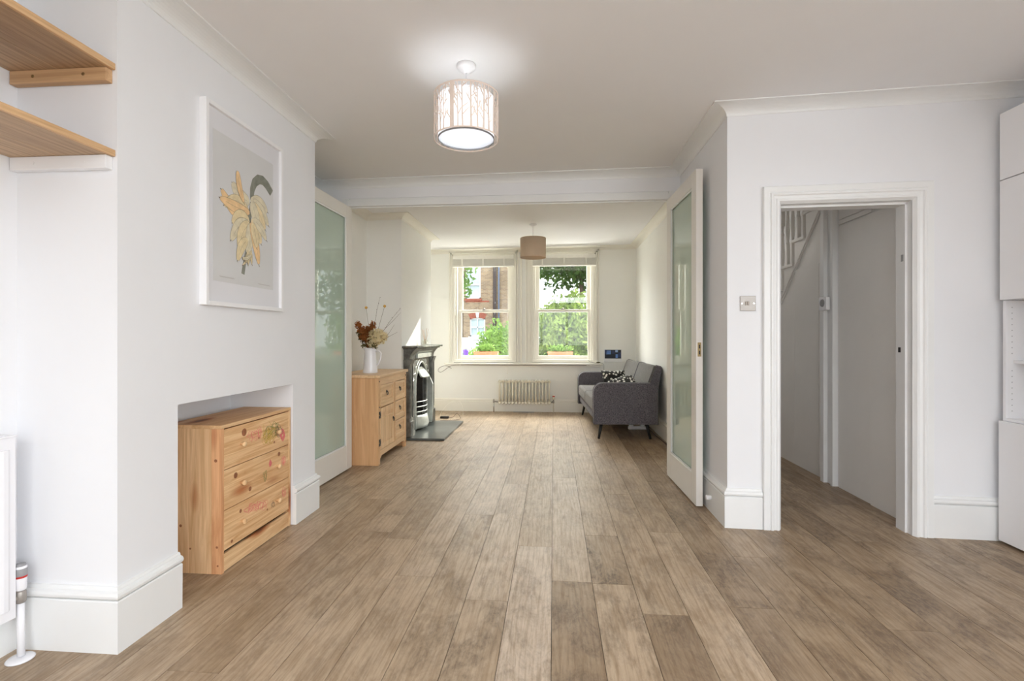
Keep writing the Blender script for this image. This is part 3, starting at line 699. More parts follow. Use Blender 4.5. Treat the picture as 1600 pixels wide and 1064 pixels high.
# ------------------------------------------------------------------ light switch, door stop, hall box
mb=MB(); t=thing('light_switch','brushed steel double rocker light switch on the wall left of the doorway','light switch',tuple(rw(.117,.004,1.307)))
mb.X=RX; mb.box(.072,.162,-.007,-.0005,1.309,1.399); mb.build('switch_plate',M['steel'],t,bevel=.002)
for s in (.106,.119):
    m=MB(); m.X=RX; m.box(s-.0055,s+.0055,-.011,-.007,1.343,1.366); m.build('rocker',plain('rocker_grey',(138,128,118),.4,.5,bs=0),t,bevel=.001)
for s in (.083,.151):
    m=MB(); m.X=RX; m.lathe([(.004,-.0085),(.004,-.007)],(s,0,1.354),'y',12); m.build('screw',M['chrome'],t)
mb=MB(); mb.lathe([(.014,-.036),(.017,-.030),(.017,-.012),(.012,0)],(1.030,3.36,.10),'x',18); tag(mb.build('door_stop',M['white']),'small round white door stop on the skirting behind the right glazed door','door stop')

# ------------------------------------------------------------------ hall and under-stairs panelling
HX=2.19
mb=MB(); mb.box(1.16,1.352,4.382,4.40,0,T); mb.box(1.352,1.37,4.382,7.7,0,T)
struct(mb.build('wall_hall_left',M['wall']))
mb=MB(); zt=1.806
poly=[(3.26,0),(7.0,0)]
poly=[(3.26,0),(6.55,0)]
ysteps=[]
for k in range(8):
    z=1.80+.21*(k-8); ya=4.93-.205*(k-8)
st=[]
# saw-tooth top edge following the treads (rising toward the camera)
for k in range(-7,4):
    z=1.800+.211*k; yf=4.945-.205*k; yn=yf-.205
    st.append((yf,z)); st.append((yn,z))
pts=[(3.26,0),(6.60,0),(6.60,st[0][1])]+st+[(st[-1][0],2.58),(3.26,2.58)]
mb.prism([(HX,y,z) for y,z in pts],(.05,0,0))
struct(mb.build('wall_hall_stair_side',M['hall']))
mb=MB()
for k in range(-7,4):
    z=1.800+.211*k; yf=4.945-.205*k
    mb.box(HX-.022,3.0,yf-.205,yf+.028,z,z+.026); mb.box(HX+.05,3.0,yf-.018,yf,z-.19,z)
o=mb.build('staircase',M['hall'],bevel=.003); tag(o,'painted timber staircase with open tread ends seen through the doorway','staircase')
# string moulding under the treads
mb=MB(); a=(HX-.016,6.3,.185); 
mb.prism([(HX-.018,5.6,.89),(HX-.018,4.24,2.245),(HX-.018,4.24,2.270),(HX-.018,5.6,.915)],(.018,0,0))
mb.prism([(HX-.010,5.6,.87),(HX-.010,4.24,2.225),(HX-.010,4.24,2.245),(HX-.010,5.6,.89)],(.010,0,0)); struct(mb.build('trim_7',M['hall'],bevel=.002))
# balusters
def baluster(y,z0):
    t=thing('baluster','turned painted baluster of the staircase seen through the doorway','baluster',(HX+.012,y,z0),'stair balusters')
    mb=MB(); c=(HX+.012,y,z0)
    mb.box(c[0]-.017,c[0]+.017,y-.017,y+.017,z0,z0+.20)
    mb.lathe([(.012,.20),(.019,.21),(.012,.225),(.015,.25),(.020,.33),(.014,.44),(.011,.50),(.017,.52),(.011,.54),(.013,.60)],c,'z',14)
    mb.box(c[0]-.017,c[0]+.017,y-.017,y+.017,z0+.60,z0+.84)
    m=mb.build('baluster',M['hall'],origin=c); 
    bpy.data.objects.remove(t); return tag(m,'turned painted baluster of the staircase seen through the doorway','baluster','stair balusters')
b0=None
for k in range(-4,3):
    z=1.826+.211*k; yf=4.945-.205*k
    for q,dy in enumerate((.045,.145)):
        if z+.0>2.45: continue
        if b0 is None: b0=baluster(yf-dy,z)
        else:
            c=b0.copy(); COL.objects.link(c); c.location=(HX+.012,yf-dy,z)
mb=MB(); mb.prism([(HX-.015,6.2,1.36),(HX-.015,4.7,2.87),(HX-.015,4.7,2.91),(HX-.015,6.2,1.40)],(.055,0,0))
# panelling boards and post
def panel(y0,y1,z0,z1,x=HX-.008):
    m=MB(); m.box(x,HX-.0005,y0,y1,z0,z1); return m
mb=MB()
for (a,b,c,d,x) in ((3.27,3.612,.0,2.0,HX-.022),(3.617,4.018,.0,2.0,HX-.012),(3.617,4.018,2.012,2.040,HX-.012),(3.27,4.018,2.050,2.50,HX-.010),(4.19,4.303,.0,1.757,HX-.008),(4.307,4.715,.0,1.760,HX-.008),(4.719,5.0,0,1.45,HX-.008)):
    mb.box(x,HX-.0002,a,b,c,d)
struct(mb.build('trim_8',M['hall'],bevel=.001))['label']='under-stairs panelling boards'
mb=MB(); mb.box(HX-.060,HX-.0002,4.135,4.185,0,2.55); mb.box(HX-.030,HX-.0002,4.062,4.135,0,2.55); mb.box(HX-.048,HX-.0002,4.030,4.062,0,2.55)
struct(mb.build('trim_9',M['trim'],bevel=.002))['label']='tall boxed post between the under-stairs panels'
t=thing('thermostat_box','small white control box on the hall post','thermostat',(HX-.06,4.10,1.36))
mb=MB(); mb.box(HX-.088,HX-.060,4.042,4.150,1.362,1.462); mb.build('housing',M['white'],t,bevel=.003)
mb=MB(); mb.lathe([(.028,-.006),(.030,0)],(HX-.088,4.096,1.418),'x',20); mb.build('dial',M['grey'],t)
# hall far side: outer wall of the stairs, end wall with front door
wall('wall_hall_right',[(3.0,3.1,3.2,7.95,0,T)])
mb=MB(); mb.box(1.33,2.15,7.66,7.70,0,2.05); fd=struct(mb.build('door_2',M['trim'])); 
mb=MB(); mb.box(1.45,2.03,7.650,7.66,1.1,1.9); mb.build('door_panel',M['hall'],fd,bevel=.004)

# ------------------------------------------------------------------ right-hand wall of cabinets
def cab_door(mb_args,parent): pass
cy=[(2.41,3.008),(1.81,2.408),(1.21,1.808)]
pos=['by the doorway wall','in the middle of the cabinet run','nearest the camera']
for i,(a,b) in enumerate(cy):
    # base unit
    t=thing('base_cabinet','white handleless base cabinet '+pos[i],'cabinet',(2.7,(a+b)/2,0),'white base cabinets')
    mb=MB(); mb.box(2.508,2.905,a,a+.016,.03,.678); mb.box(2.508,2.905,b-.016,b,.03,.678); mb.box(2.508,2.905,a,b,.662,.678); mb.box(2.508,2.905,a,b,.03,.046); mb.box(2.895,2.905,a,b,.03,.678); mb.box(2.53,2.90,a+.02,b-.02,0,.03)
    mb.build('carcass',M['white'],t)
    mb=MB(); mb.box(2.484,2.506,a+.001,b-.001,.016,.684); mb.build('door',M['white'],t,bevel=.0015)
    # open shelf unit
    t=thing('open_shelf_unit','white open shelf unit with peg holes '+pos[i],'shelf unit',(2.7,(a+b)/2,.684),'open shelf units')
    mb=MB(); mb.box(2.508,2.905,a,a+.018,.6845,1.355); mb.box(2.508,2.905,b-.018,b,.6845,1.355); mb.box(2.895,2.905,a,b,.6845,1.355); mb.box(2.508,2.905,a+.018,b-.018,.6845,.70); mb.build('carcass',M['white'],t,bevel=.0008)
    mb=MB(); mb.box(2.545,2.895,a+.019,b-.019,1.005,1.021); mb.build('shelf',M['white'],t,bevel=.001)
    if i==0:
        ph=None
        for k in range(19):
            z=.74+.032*k
            if abs(z-1.013)<.02: continue
            if ph is None:
                m=MB(); m.box(2.5375,2.5425,b-.0184,b-.0178,z-.0025,z+.0025); ph=m.build('peg_hole',M['grey'],t); zp=z
            else:
                c=ph.copy(); COL.objects.link(c); c.location=(0,0,z-zp)
    for (z0,z1,nm) in ((1.358,2.024,'upper'),(2.028,2.400,'top')):
        t=thing('wall_cabinet','white handleless %s wall cabinet %s'%(nm,pos[i]),'cabinet',(2.7,(a+b)/2,z0),'white wall cabinets')
        mb=MB(); mb.box(2.508,2.905,a,a+.016,z0,z1); mb.box(2.508,2.905,b-.016,b,z0,z1); mb.box(2.508,2.905,a+.016,b-.016,z0,z0+.016); mb.box(2.508,2.905,a+.016,b-.016,z1-.016,z1); mb.box(2.895,2.905,a+.016,b-.016,z0+.016,z1-.016)
        mb.build('carcass',M['white'],t)
        mb=MB(); mb.box(2.490,2.506,a+.001,b-.001,z0+.0005,z1-.0015); mb.build('door',M['white'],t,bevel=.0015)

# ------------------------------------------------------------------ ceiling lamp with cut-out tree shade
LX,LY=-.44,2.49
t=thing('pendant_lamp','lit pendant lamp with tree cut-out drum shade in the front room','pendant lamp',(LX,LY,2.12))
cz=ceil_z(LX)
mb=MB(); mb.lathe([(.048,0),(.048,-.014),(.044,-.020),(.030,-.026),(.022,-.036),(.008,-.042)],(LX,LY,cz),'z',30); mb.build('ceiling_rose',M['white'],t)
mb=MB(); mb.tube([(LX,LY,cz-.04),(LX,LY,2.35)],.004,8); mb.build('flex',M['white'],t)
mb=MB(); mb.lathe([(.018,2.352),(.02,2.33),(.02,2.29),(.015,2.285)],(LX,LY,0),'z',16)
for k in range(3):
    a=2*PI*k/3+.4; mb.tube([(LX,LY,2.350),(LX+.158*math.cos(a),LY+.158*math.sin(a),2.366)],.002,6)
mb.build('lamp_holder',M['white'],t)
Zb,Zt,R=2.147,2.372,.163
mb=MB(); R2=.140
n=48; r0=mb.ring((LX,LY,Zb+.006),(1,0,0),(0,1,0),R2,R2,n); r1=mb.ring((LX,LY,Zt-.015),(1,0,0),(0,1,0),R2,R2,n)
mb.smooth=True
for k in range(n): mb.face((r0[k],r0[(k+1)%n],r1[(k+1)%n],r1[k]))
mb.build('inner_diffuser',M['shadein'],t)
mb=MB(); mb.lathe([(.139,Zb+.008),(.139,Zb+.0095)],(LX,LY,0),'z',48); mb.build('bottom_diffuser',translucent('bottom_opal',(250,252,255),.92),t)
mb=MB(); mb.lathe([(.1385,Zb+.001),(.1425,Zb+.001),(.1425,Zb+.008),(.1385,Zb+.008),(.1385,Zb+.001)],(LX,LY,0),'z',48,False); mb.build('diffuser_ring',M['grey'],t)
mb=MB()
def shade_quad(a0,z0,a1,z1,w0,w1,r=R):
    """strip on the drum from (angle,z) to (angle,z), widths in metres"""
    seg=max(1,int(abs(a1-a0)/.12)+1); d=Vector(((a1-a0)*r,z1-z0)).normalized(); nn=Vector((-d.y,d.x))
    L=[];Q=[]
    for k in range(seg+1):
        s=k/seg; a=(a0+(a1-a0)*s); z=z0+(z1-z0)*s; w=(w0+(w1-w0)*s)/2
        for (lst,sg) in ((L,1),(Q,-1)):
            aa=a+nn.x*w*sg/r; zz=min(Zt,max(Zb,z+nn.y*w*sg)); lst.append((aa,zz))
    for k in range(seg):
        q=[L[k],L[k+1],Q[k+1],Q[k]]
        o=[mb.vert((LX+r*math.cos(a),LY+r*math.sin(a),z)) for a,z in q]; i=[mb.vert((LX+(r-.002)*math.cos(a),LY+(r-.002)*math.sin(a),z)) for a,z in q]
        mb.face(o); mb.face(i[::-1])
        for j in range(4): mb.face((o[j],o[(j+1)%4],i[(j+1)%4],i[j]))
for (za,zb) in ((Zb,Zb+.007),(Zt-.008,Zt)):
    for k in range(48): shade_quad(2*PI*k/48,(za+zb)/2,2*PI*(k+1)/48,(za+zb)/2,zb-za,zb-za)
rs=random.Random(11); nt_=30
for k in range(nt_):
    a=2*PI*k/nt_+rs.uniform(-.04,.04); w=rs.choice((.006,.008,.011)); lean=rs.uniform(-.05,.05)
    shade_quad(a,Zb,a+lean,Zt,w,w*.5)
    for j in range(5):
        z=Zb+.05+.035*j+rs.uniform(-.01,.01); s=rs.choice((-1,1)); am=a+lean*(z-Zb)/(Zt-Zb); L_=rs.uniform(.10,.20)
        shade_quad(am,z,am+s*L_,min(Zt-.004,z+rs.uniform(.02,.05)),.0055,.003)
        shade_quad(am+s*L_*.5,z+.018,am+s*L_*.4+s*.03,min(Zt-.004,z+.05),.003,.0015)
for k in range(70):
    a=rs.uniform(0,2*PI); z=Zt-rs.uniform(.006,.05); shade_quad(a,z,a+rs.uniform(-.15,.15),min(Zt-.003,z+rs.uniform(.005,.03)),.003,.002)
shade_quad(-1.83,Zb,-1.83,Zt,.020,.020,R+.001)
mb.build('tree_shade',M['shadepink'],t)
mb=MB(); mb.sphere((LX,LY,2.235),.032,16,12,(1,1,1.2)); mb.build('bulb',M['bulb'],t)
li=bpy.data.lights.new('bulb_light','POINT'); li.energy=4.0; li.color=(.93,.97,1.0); li.shadow_soft_size=.045
lo=bpy.data.objects.new('bulb_light',li); COL.objects.link(lo); lo.location=(LX,LY,2.235)

# second pendant (unlit)
PX,PY=-.249,6.065; cz=ceil_z(PX)
t=thing('pendant_lamp','unlit pendant lamp with plain beige drum shade in the back room','pendant lamp',(PX,PY,2.116))
mb=MB(); mb.lathe([(.045,0),(.045,-.012),(.03,-.024),(.008,-.034)],(PX,PY,cz),'z',24); mb.build('ceiling_rose',M['white'],t)
mb=MB(); mb.tube([(PX,PY,cz-.03),(PX,PY,2.32)],.0035,8); mb.build('flex',M['white'],t)
mb=MB(); n=48
prof=[(.156,2.118),(.156,2.356),(.1545,2.356),(.1545,2.118),(.156,2.118)]; mb.lathe(prof,(PX,PY,0),'z',48,False); mb.build('drum_shade',M['beigeshade'],t)
mb=MB(); mb.lathe([(.018,2.33),(.02,2.30),(.02,2.26),(.01,2.255)],(PX,PY,0),'z',14)
for k in range(3):
    a=2*PI*k/3; mb.tube([(PX,PY,2.32),(PX+.154*math.cos(a),PY+.154*math.sin(a),2.345)],.002,6)
mb.build('lamp_holder',M['white'],t)
mb=MB(); mb.sphere((PX,PY,2.215),.03,14,10,(1,1,1.3)); mb.build('bulb',M['enamel'],t)

# ------------------------------------------------------------------ sideboard
X0,X1,Y0,Y1,H=-1.985,-1.560,4.405,5.215,.812
Y0,Y1=4.408,5.22
Y0,Y1=4.332,5.175
t=thing('sideboard','waxed pine sideboard with black iron ring pulls beside the cast iron fireplace','sideboard',((X0+X1)/2,(Y0+Y1)/2,0))
def SBp(name,boxes,mat,parent,bev=.002):
    mb=MB()
    for q in boxes: mb.box(*q)
    return mb.build(name,M[mat],parent,bevel=bev)
SBp('worktop',[(X0-.01,X1+.018,Y0-.018,Y1+.018,H-.028,H)],'waxy',t,.006)
SBp('side_panel',[(X0,X1-.03,Y0,Y0+.02,.0,H-.028)],'waxz',t); SBp('side_panel',[(X0,X1-.03,Y1-.02,Y1,.0,H-.028)],'waxz',t)
SBp('corner_post',[(X1-.03,X1,Y0,Y0+.05,0,H-.028)],'waxz',t); SBp('corner_post',[(X1-.03,X1,Y1-.05,Y1,0,H-.028)],'waxz',t)
SBp('top_rail',[(X1-.03,X1,Y0+.05,Y1-.05,H-.095,H-.029)],'waxy',t)
ym=Y0+.45
SBp('middle_post',[(X1-.03,X1,ym-.02,ym+.02,.12,H-.095)],'waxz',t)
SBp('back_panel',[(X0,X0+.01,Y0+.02,Y1-.02,.05,H-.03)],'waxz',t)
mb=MB(); pts=[(Y0+.05,.05),(Y0+.09,.075),(Y1-.09,.075),(Y1-.05,.05),(Y1-.05,.13),(Y0+.05,.13)]
mb.prism([(X1-.03,a,b) for a,b in pts],(.03,0,0)); mb.build('base_rail',M['waxy'],t,bevel=.002)
SBp('bottom_panel',[(X0+.01,X1-.03,Y0+.02,Y1-.02,.10,.12)],'waxy',t,0)
def ring_pull(y,z,parent,x):
    k=MB(); k.lathe([(.014,0),(.012,.004),(.006,.007)],(x,y,z+.012),'x',16)
    pts=[(x+.009,y+.016*math.sin(a),z-.004+.016*math.cos(a)) for a in [2*PI*j/16 for j in range(17)]]
    k.tube(pts,.0032,6,False); lab(k.build('ring_pull',M['black'],parent),'black iron ring pull')
def raised(name,ya,yb,za,zb,knobpos,fielded=True,door=False):
    mb=MB(); xo=X1-.006
    mb.box(xo-.018,xo,ya+.002,yb-.002,za+.002,zb-.002)
    b=.028 if not door else .05
    for q in ((ya+.002,ya+b,za+.002,zb-.002),(yb-b,yb-.002,za+.002,zb-.002),(ya+b,yb-b,zb-b,zb-.002),(ya+b,yb-b,za+.002,za+(.055 if not door else b))):
        mb.box(xo,xo+.010,*q)
    if door:
        for k in range(4):
            w=(yb-ya-2*b)/4; mb.box(xo,xo+.003,ya+b+w*k+.0015,ya+b+w*(k+1)-.0015,za+b,zb-.10)
        mb.box(xo,xo+.010,ya+b,yb-b,zb-.10,zb-.09)
    d=mb.build(name,M['waxy' if not door else 'waxpz'],t,bevel=.003)
    ring_pull(knobpos[0],knobpos[1],d,xo+(.001 if not door else .010)); return d
zt=H-.097
raised('drawer',Y0+.052,ym-.022,zt-.20,zt,((Y0+ym)/2+.015,zt-.085))
dd=raised('door',Y0+.052,ym-.022,.132,zt-.205,(ym-.05,.36),door=True)
for z in (.20,.45):
    m=MB(); m.box(X1,X1+.003,Y0+.015,Y0+.075,z-.03,z-.006); m.box(X1,X1+.003,Y0+.015,Y0+.075,z+.006,z+.03); m.box(X1,X1+.004,Y0+.03,Y0+.06,z-.012,z+.012); lab(m.build('hinge',M['black'],dd),'black iron strap hinge')
for k in range(3):
    h=(zt-.132)/3; a=.132+h*k; raised('drawer',ym+.022,Y1-.052,a+.001,a+h-.003,((ym+Y1)/2-.015,a+h*.56))
for y in (Y0+.025,Y1-.025):
    for z in (H-.06,.52):
        m=MB(); m.lathe([(.008,0),(.006,.003),(.001,.004)],(X1,y,z),'x',10); m.build('stud',M['black'],t)

# jug and dried flowers
JX,JY,JZ=-1.735,4.60,.8125
t=thing('jug','white enamel jug holding dried flowers on the sideboard','jug',(JX,JY,JZ))
mb=MB(); mb.lathe([(.066,0),(.069,.004),(.067,.02),(.054,.16),(.052,.20),(.057,.232),(.060,.238),(.057,.238),(.049,.20),(.050,.16),(.062,.02),(.0,.008)],(JX,JY,JZ),'z',36,False); mb.build('body',M['enamel'],t)
mb=MB(); mb.tube([(JX+.050,JY+.004,JZ+.205),(JX+.082,JY+.004,JZ+.212),(JX+.104,JY+.004,JZ+.185),(JX+.098,JY+.004,JZ+.13),(JX+.078,JY+.004,JZ+.085),(JX+.060,JY+.004,JZ+.068)],.0065,10); mb.build('handle',M['enamel'],t)
DR={'br':leaf_mat('dried_brown_leaf',(130,88,52),(206,134,80)),'gr':leaf_mat('dried_olive_leaf',(92,88,60),(140,126,86)),'cr':leaf_mat('dried_cream_petal',(226,210,164),(252,244,214)),'st':plain('dry_stem',(96,76,58),.8,bs=0),'ye':plain('yellow_ball_flower',(206,160,74),.9,var=.3,scale=60,bs=.4)}
def leafcluster(mb,c,r,n,size,rnd,sc=(1,1,1),up=None):
    for _ in range(n):
        d=Vector((rnd.gauss(0,1),rnd.gauss(0,1),rnd.gauss(0,1))).normalized()
        p=Vector(c)+Vector((d.x*sc[0],d.y*sc[1],d.z*sc[2]))*r*rnd.uniform(.5,1)
        a=Vector((rnd.gauss(0,1),rnd.gauss(0,1),rnd.gauss(0,1))).normalized(); b=a.cross(d+Vector((.01,.02,.03))).normalized()
        s=size*rnd.uniform(.6,1.3)
        mb.poly([p-a*s,p-b*s*.45+a*.1*s,p+a*s,p+b*s*.45+a*.1*s])
neck=Vector((JX,JY,JZ+.20))
def flower_thing(name,label,cat,group,build):
    t=thing(name,label,cat,tuple(neck),group); build(t); return t
rf=random.Random(21)
def hyd(t):
    c=(-1.655,4.585,JZ+.345)
    mb=MB(); mb.tube([tuple(neck-Vector((0,0,.1))),(JX+.02,JY-.01,JZ+.25),c],.003,6); mb.build('stem',DR['st'],t)
    mb=MB(); leafcluster(mb,c,.092,760,.016,rf,(1.05,.9,.85)); leafcluster(mb,(c[0]-.05,c[1],c[2]-.06),.062,280,.015,rf); mb.build('flower_head',DR['cr'],t,recalc=False)
flower_thing('dried_hydrangea','large cream dried hydrangea head leaning right in the jug','dried flower','dried flowers in the jug',hyd)
def eu(tip,lab_,n=9):
    def f(t):
        tip_=Vector(tip); mb=MB(); pts=[neck-Vector((0,0,.1)),neck.lerp(tip_,.35)+Vector((0,0,.02)),tip_]; mb.tube([tuple(p) for p in pts],[.003,.0025,.0012],6); mb.build('stem',DR['st'],t)
        mb=MB()
        for k in range(n):
            s=.25+.75*k/(n-1); p=neck.lerp(tip_,s)+Vector((rf.uniform(-.02,.02),rf.uniform(-.02,.02),rf.uniform(-.01,.01)))
            leafcluster(mb,p,.032,34 if s>.5 else 18,.018,rf)
        mb.build('leaves',DR['br'] if 'rust' in lab_ else DR['gr'],t,recalc=False)
    flower_thing('dried_leaf_stem',lab_,'dried foliage','dried flowers in the jug',f)
eu((-1.87,4.59,JZ+.47),'rust brown dried leaf stem at the far left of the jug bouquet')
eu((-1.84,4.63,JZ+.38),'olive dried leaf stem low on the left of the jug bouquet',8)
eu((-1.765,4.58,JZ+.42),'short rust dried leaf stem left of centre in the jug bouquet')
eu((-1.71,4.61,JZ+.475),'tall rust dried leaf stem in the middle of the jug bouquet')
eu((-1.69,4.56,JZ+.33),'small olive dried leaf sprig under the cream hydrangea',6)
def ball(tip,l):
    def f(t):
        mb=MB(); mb.tube([tuple(neck),tuple(neck.lerp(Vector(tip),.5)+Vector((.008,0,0))),tip],.0014,5); mb.build('stem',DR['st'],t)
        mb=MB(); mb.sphere(tip,.0135,14,10); mb.build('flower_head',DR['ye'],t)
    flower_thing('ball_flower',l,'dried flower','yellow ball flowers',f)
ball((-1.775,4.6,1.432),'yellow ball flower at the upper left of the bouquet'); ball((-1.595,4.6,1.445),'yellow ball flower at the upper right of the bouquet')
def twig(tip,l,kn=6,br=None):
    def f(t):
        mb=MB(); T_=Vector(tip); P=[neck.lerp(T_,k/8)+Vector((0,0,.02*math.sin(PI*k/8)))+Vector((rf.uniform(-.004,.004),0,0)) for k in range(9)]
        mb.tube([tuple(p) for p in P],[.002-.00015*k for k in range(9)],5)
        if br: mb.tube([tuple(P[4]),tuple(P[4].lerp(Vector(br),.5)+Vector((.004,0,0))),br],[.0014,.0011,.0008],5)
        for k in range(kn): mb.sphere(tuple(P[min(8,3+k)]+Vector((rf.uniform(-.004,.004),0,.003))),.0032,6,5)
        mb.build('twig',DR['st'],t)
    flower_thing('dry_twig',l,'twig','bare twigs in the jug',f)
twig((-1.645,4.6,1.525),'thin upright budding twig at the top of the bouquet')
twig((-1.452,4.62,1.420),'long bare twig reaching furthest right from the jug',6,(-1.445,4.62,1.385))
twig((-1.47,4.60,1.20),'fine wispy grass stem drooping right of the hydrangea',2,(-1.50,4.6,1.27))

# ------------------------------------------------------------------ fireplace
t=thing('fireplace','cast iron fireplace with arched opening and mantel shelf on the back room chimney breast','fireplace',(-1.64,6.0,.03))
FX=-1.679; 
mb=MB()
mb.box(FX,-1.500,5.40,6.66,1.030,1.052); mb.box(FX,-1.530,5.44,6.62,1.012,1.030); mb.build('mantel_shelf',M['iron'],t,bevel=.006)
mb=MB()
pr=[(FX,0.90),(-1.610,.90),(-1.606,.93),(-1.600,.95),(-1.575,.985),(-1.545,1.012),(FX,1.012)]
mb.prism([(a,5.47,b) for a,b in pr],(0,1.12,0)); 
mb.build('frieze',M['iron'],t,bevel=.002)
mb=MB(); mb.box(-1.606,-1.575,5.70,6.36,.905,.955); mb.prism([(-1.606,5.70,.955),(-1.560,5.70,.985),(-1.606,5.70,.985)],(0,.66,0)); lab(mb.build('frieze_block',M['ironlight'],t,bevel=.003),'frieze tablet with sunlight put into its pale colour')
for (a,b) in ((5.46,5.585),(6.475,6.60)):
    mb=MB(); mb.box(FX,-1.606,a,b,.03,.90); mb.box(-1.606,-1.598,a+.012,a+.022,.24,.86); mb.box(-1.606,-1.598,b-.022,b-.012,.24,.86); mb.box(FX,-1.590,a-.006,b+.006,.03,.20)
    mb.prism([(-1.606,a,.82),(-1.575,a,.90),(-1.606,a,.90)],(0,b-a,0)); mb.build('jamb',M['iron'],t,bevel=.003)
# arched plate
yc,zc,ra=6.03,.55,.255
def arch_plate(x0,x1,yo0,yo1,zo0,zo1,yc,zc,r,mat,name,zb=.03):
    m=MB(); n=20
    inner=[(yc+r*math.cos(PI-PI*k/n),zc+r*1.12*math.sin(PI*k/n)) for k in range(n+1)]
    outer=[]
    for k in range(n+1):
        a=PI-PI*k/n; c,s=math.cos(a),math.sin(a); f=1e9
        if abs(c)>1e-6: f=min(f,(yo1-yc)/c if c>0 else (yo0-yc)/c)
        if s>1e-6: f=min(f,(zo1-zc)/s)
        outer.append((yc+f*c,zc+f*s))
    def quad(p,q,r_,s_):
        m.prism([(x0,*p),(x0,*q),(x0,*r_),(x0,*s_)],(x1-x0,0,0))
    for k in range(n): quad(inner[k],inner[k+1],outer[k+1],outer[k])
    quad((yo0,zb),(yc-r,zb),(yc-r,zc),(yo0,zc)); quad((yc+r,zb),(yo1,zb),(yo1,zc),(yc+r,zc))
    # corners missing between angular samples
    for sx,yo in ((-1,yo0),(1,yo1)):
        pts=[p for p in outer if (p[0]-yc)*sx>0]
        side=[p for p in pts if abs(p[0]-yo)<1e-6]; top=[p for p in pts if abs(p[1]-zo1)<1e-6]
        if side and top:
            a=max(side,key=lambda p:p[1]); b=max(top,key=lambda p:(p[0]-yc)*sx)
            m.prism([(x0,*a),(x0,*b),(x0,yo,zo1)],(x1-x0,0,0))
    return m.build(name,M[mat],t,bevel=0)
arch_plate(-1.655,-1.630,5.585,6.475,.03,.90,yc,zc,ra,'iron','arch_plate')
# arch ring moulding
def arch_ring(r,x,tr,mat,name):
    m=MB(); pts=[(x,yc-r,.06),(x,yc-r,.3),(x,yc-r,zc)]+[(x,yc+r*math.cos(PI-PI*k/20),zc+r*1.12*math.sin(PI*k/20)) for k in range(1,20)]+[(x,yc+r,zc),(x,yc+r,.3),(x,yc+r,.06)]
    m.tube(pts,tr,8); return m.build(name,M[mat],t)
arch_ring(ra+.012,-1.626,.012,'ironlight','arch_ring'); arch_ring(ra+.05,-1.628,.006,'ironlight','arch_bead')
# relief leaves in the spandrels
rr=random.Random(4)
for s_ in (-1,1):
    mb=MB(); pth=[]
    for k in range(26):
        u=k/25; pth.append((-1.630,yc+s_*(.40-.22*u+.02*math.sin(u*21)),.62+.24*u+.018*math.cos(u*19)))
    mb.tube(pth,[.008+.004*math.sin(k*1.7) for k in range(26)],7)
    mb.build('spandrel_relief',M['ironlight'],t)
# fire box
mb=MB(); mb.box(-1.995,-1.985,5.75,6.23,.03,.79); mb.prism([(-1.66,5.775,.05),(-1.66,5.80,.05),(-1.98,5.87,.05),(-1.98,5.76,.05)],(0,0,.72)); mb.prism([(-1.66,6.225,.05),(-1.66,6.20,.05),(-1.98,6.13,.05),(-1.98,6.235,.05)],(0,0,.72)); mb.build('firebrick',M['soot'],t)
# hood, hanging forward under the arch
mb=MB(); h=[]
for (x,z,r) in ((-1.630,.80,.10),(-1.585,.745,.155),(-1.548,.690,.175),(-1.540,.672,.175)):
    h.append([mb.vert((x-.05*(1-math.sin(PI*k/12)),yc-r*math.cos(PI*k/12),z-.01*math.sin(PI*k/12))) for k in range(13)])
mb.smooth=True
for a,b in zip(h,h[1:]):
    for k in range(12): mb.face((a[k],a[k+1],b[k+1],b[k]))
o=mb.build('smoke_hood',M['ironlight'],t); so=o.modifiers.new('s','SOLIDIFY'); so.thickness=.006
# bowed grate bars and side cheeks
def bow(z,x0,bowd,r,w=.215):
    return [(x0+bowd*math.sin(PI*k/12),yc-w+2*w*k/12,z) for k in range(13)],r
for z in (.375,.315,.255):
    p,r=bow(z,-1.640,.075,.007); m=MB(); m.tube(p,r,8); m.build('grate_bar',M['ironlight'],t)
m=MB()
for k in range(1,12): 
    m.tube([(-1.640+.072*math.sin(PI*k/12),yc-.215+.43*k/12,.255),(-1.640+.072*math.sin(PI*k/12),yc-.215+.43*k/12,.215)],.005,6)
m.build('grate_feet',M['iron'],t)
mb=MB(); a=[]
for z,bo in ((.055,.085),(.10,.105),(.19,.085),(.215,.075)):
    a.append([mb.vert((-1.640+bo*math.sin(PI*k/12),yc-.22+.44*k/12,z)) for k in range(13)])
mb.smooth=True
for p,q in zip(a,a[1:]):
    for k in range(12): mb.face((p[k],p[k+1],q[k+1],q[k]))
o=mb.build('ash_pan_cover',M['ironlight'],t); so=o.modifiers.new('s','SOLIDIFY'); so.thickness=.006
for s in (1,):
    mb=MB(); y=yc+s*.262
    mb.prism([(-1.630,y,.06),(-1.560,y+s*.0,.06),(-1.545,y,.25),(-1.545,y,.55),(-1.600,y,.68),(-1.630,y,.70)],(0,s*.022,0)); o=mb.build('side_cheek',M['ironlight'],t,bevel=.003); o['label']='upright side cheek with sunlit brightness put into its pale colour'
mb=MB(); mb.box(-1.679,-1.21,5.43,6.62,.002,.0275)
tag(mb.build('hearth_slab',M['slate'],bevel=.003),'dark slate hearth slab on the floor in front of the fireplace','hearth')
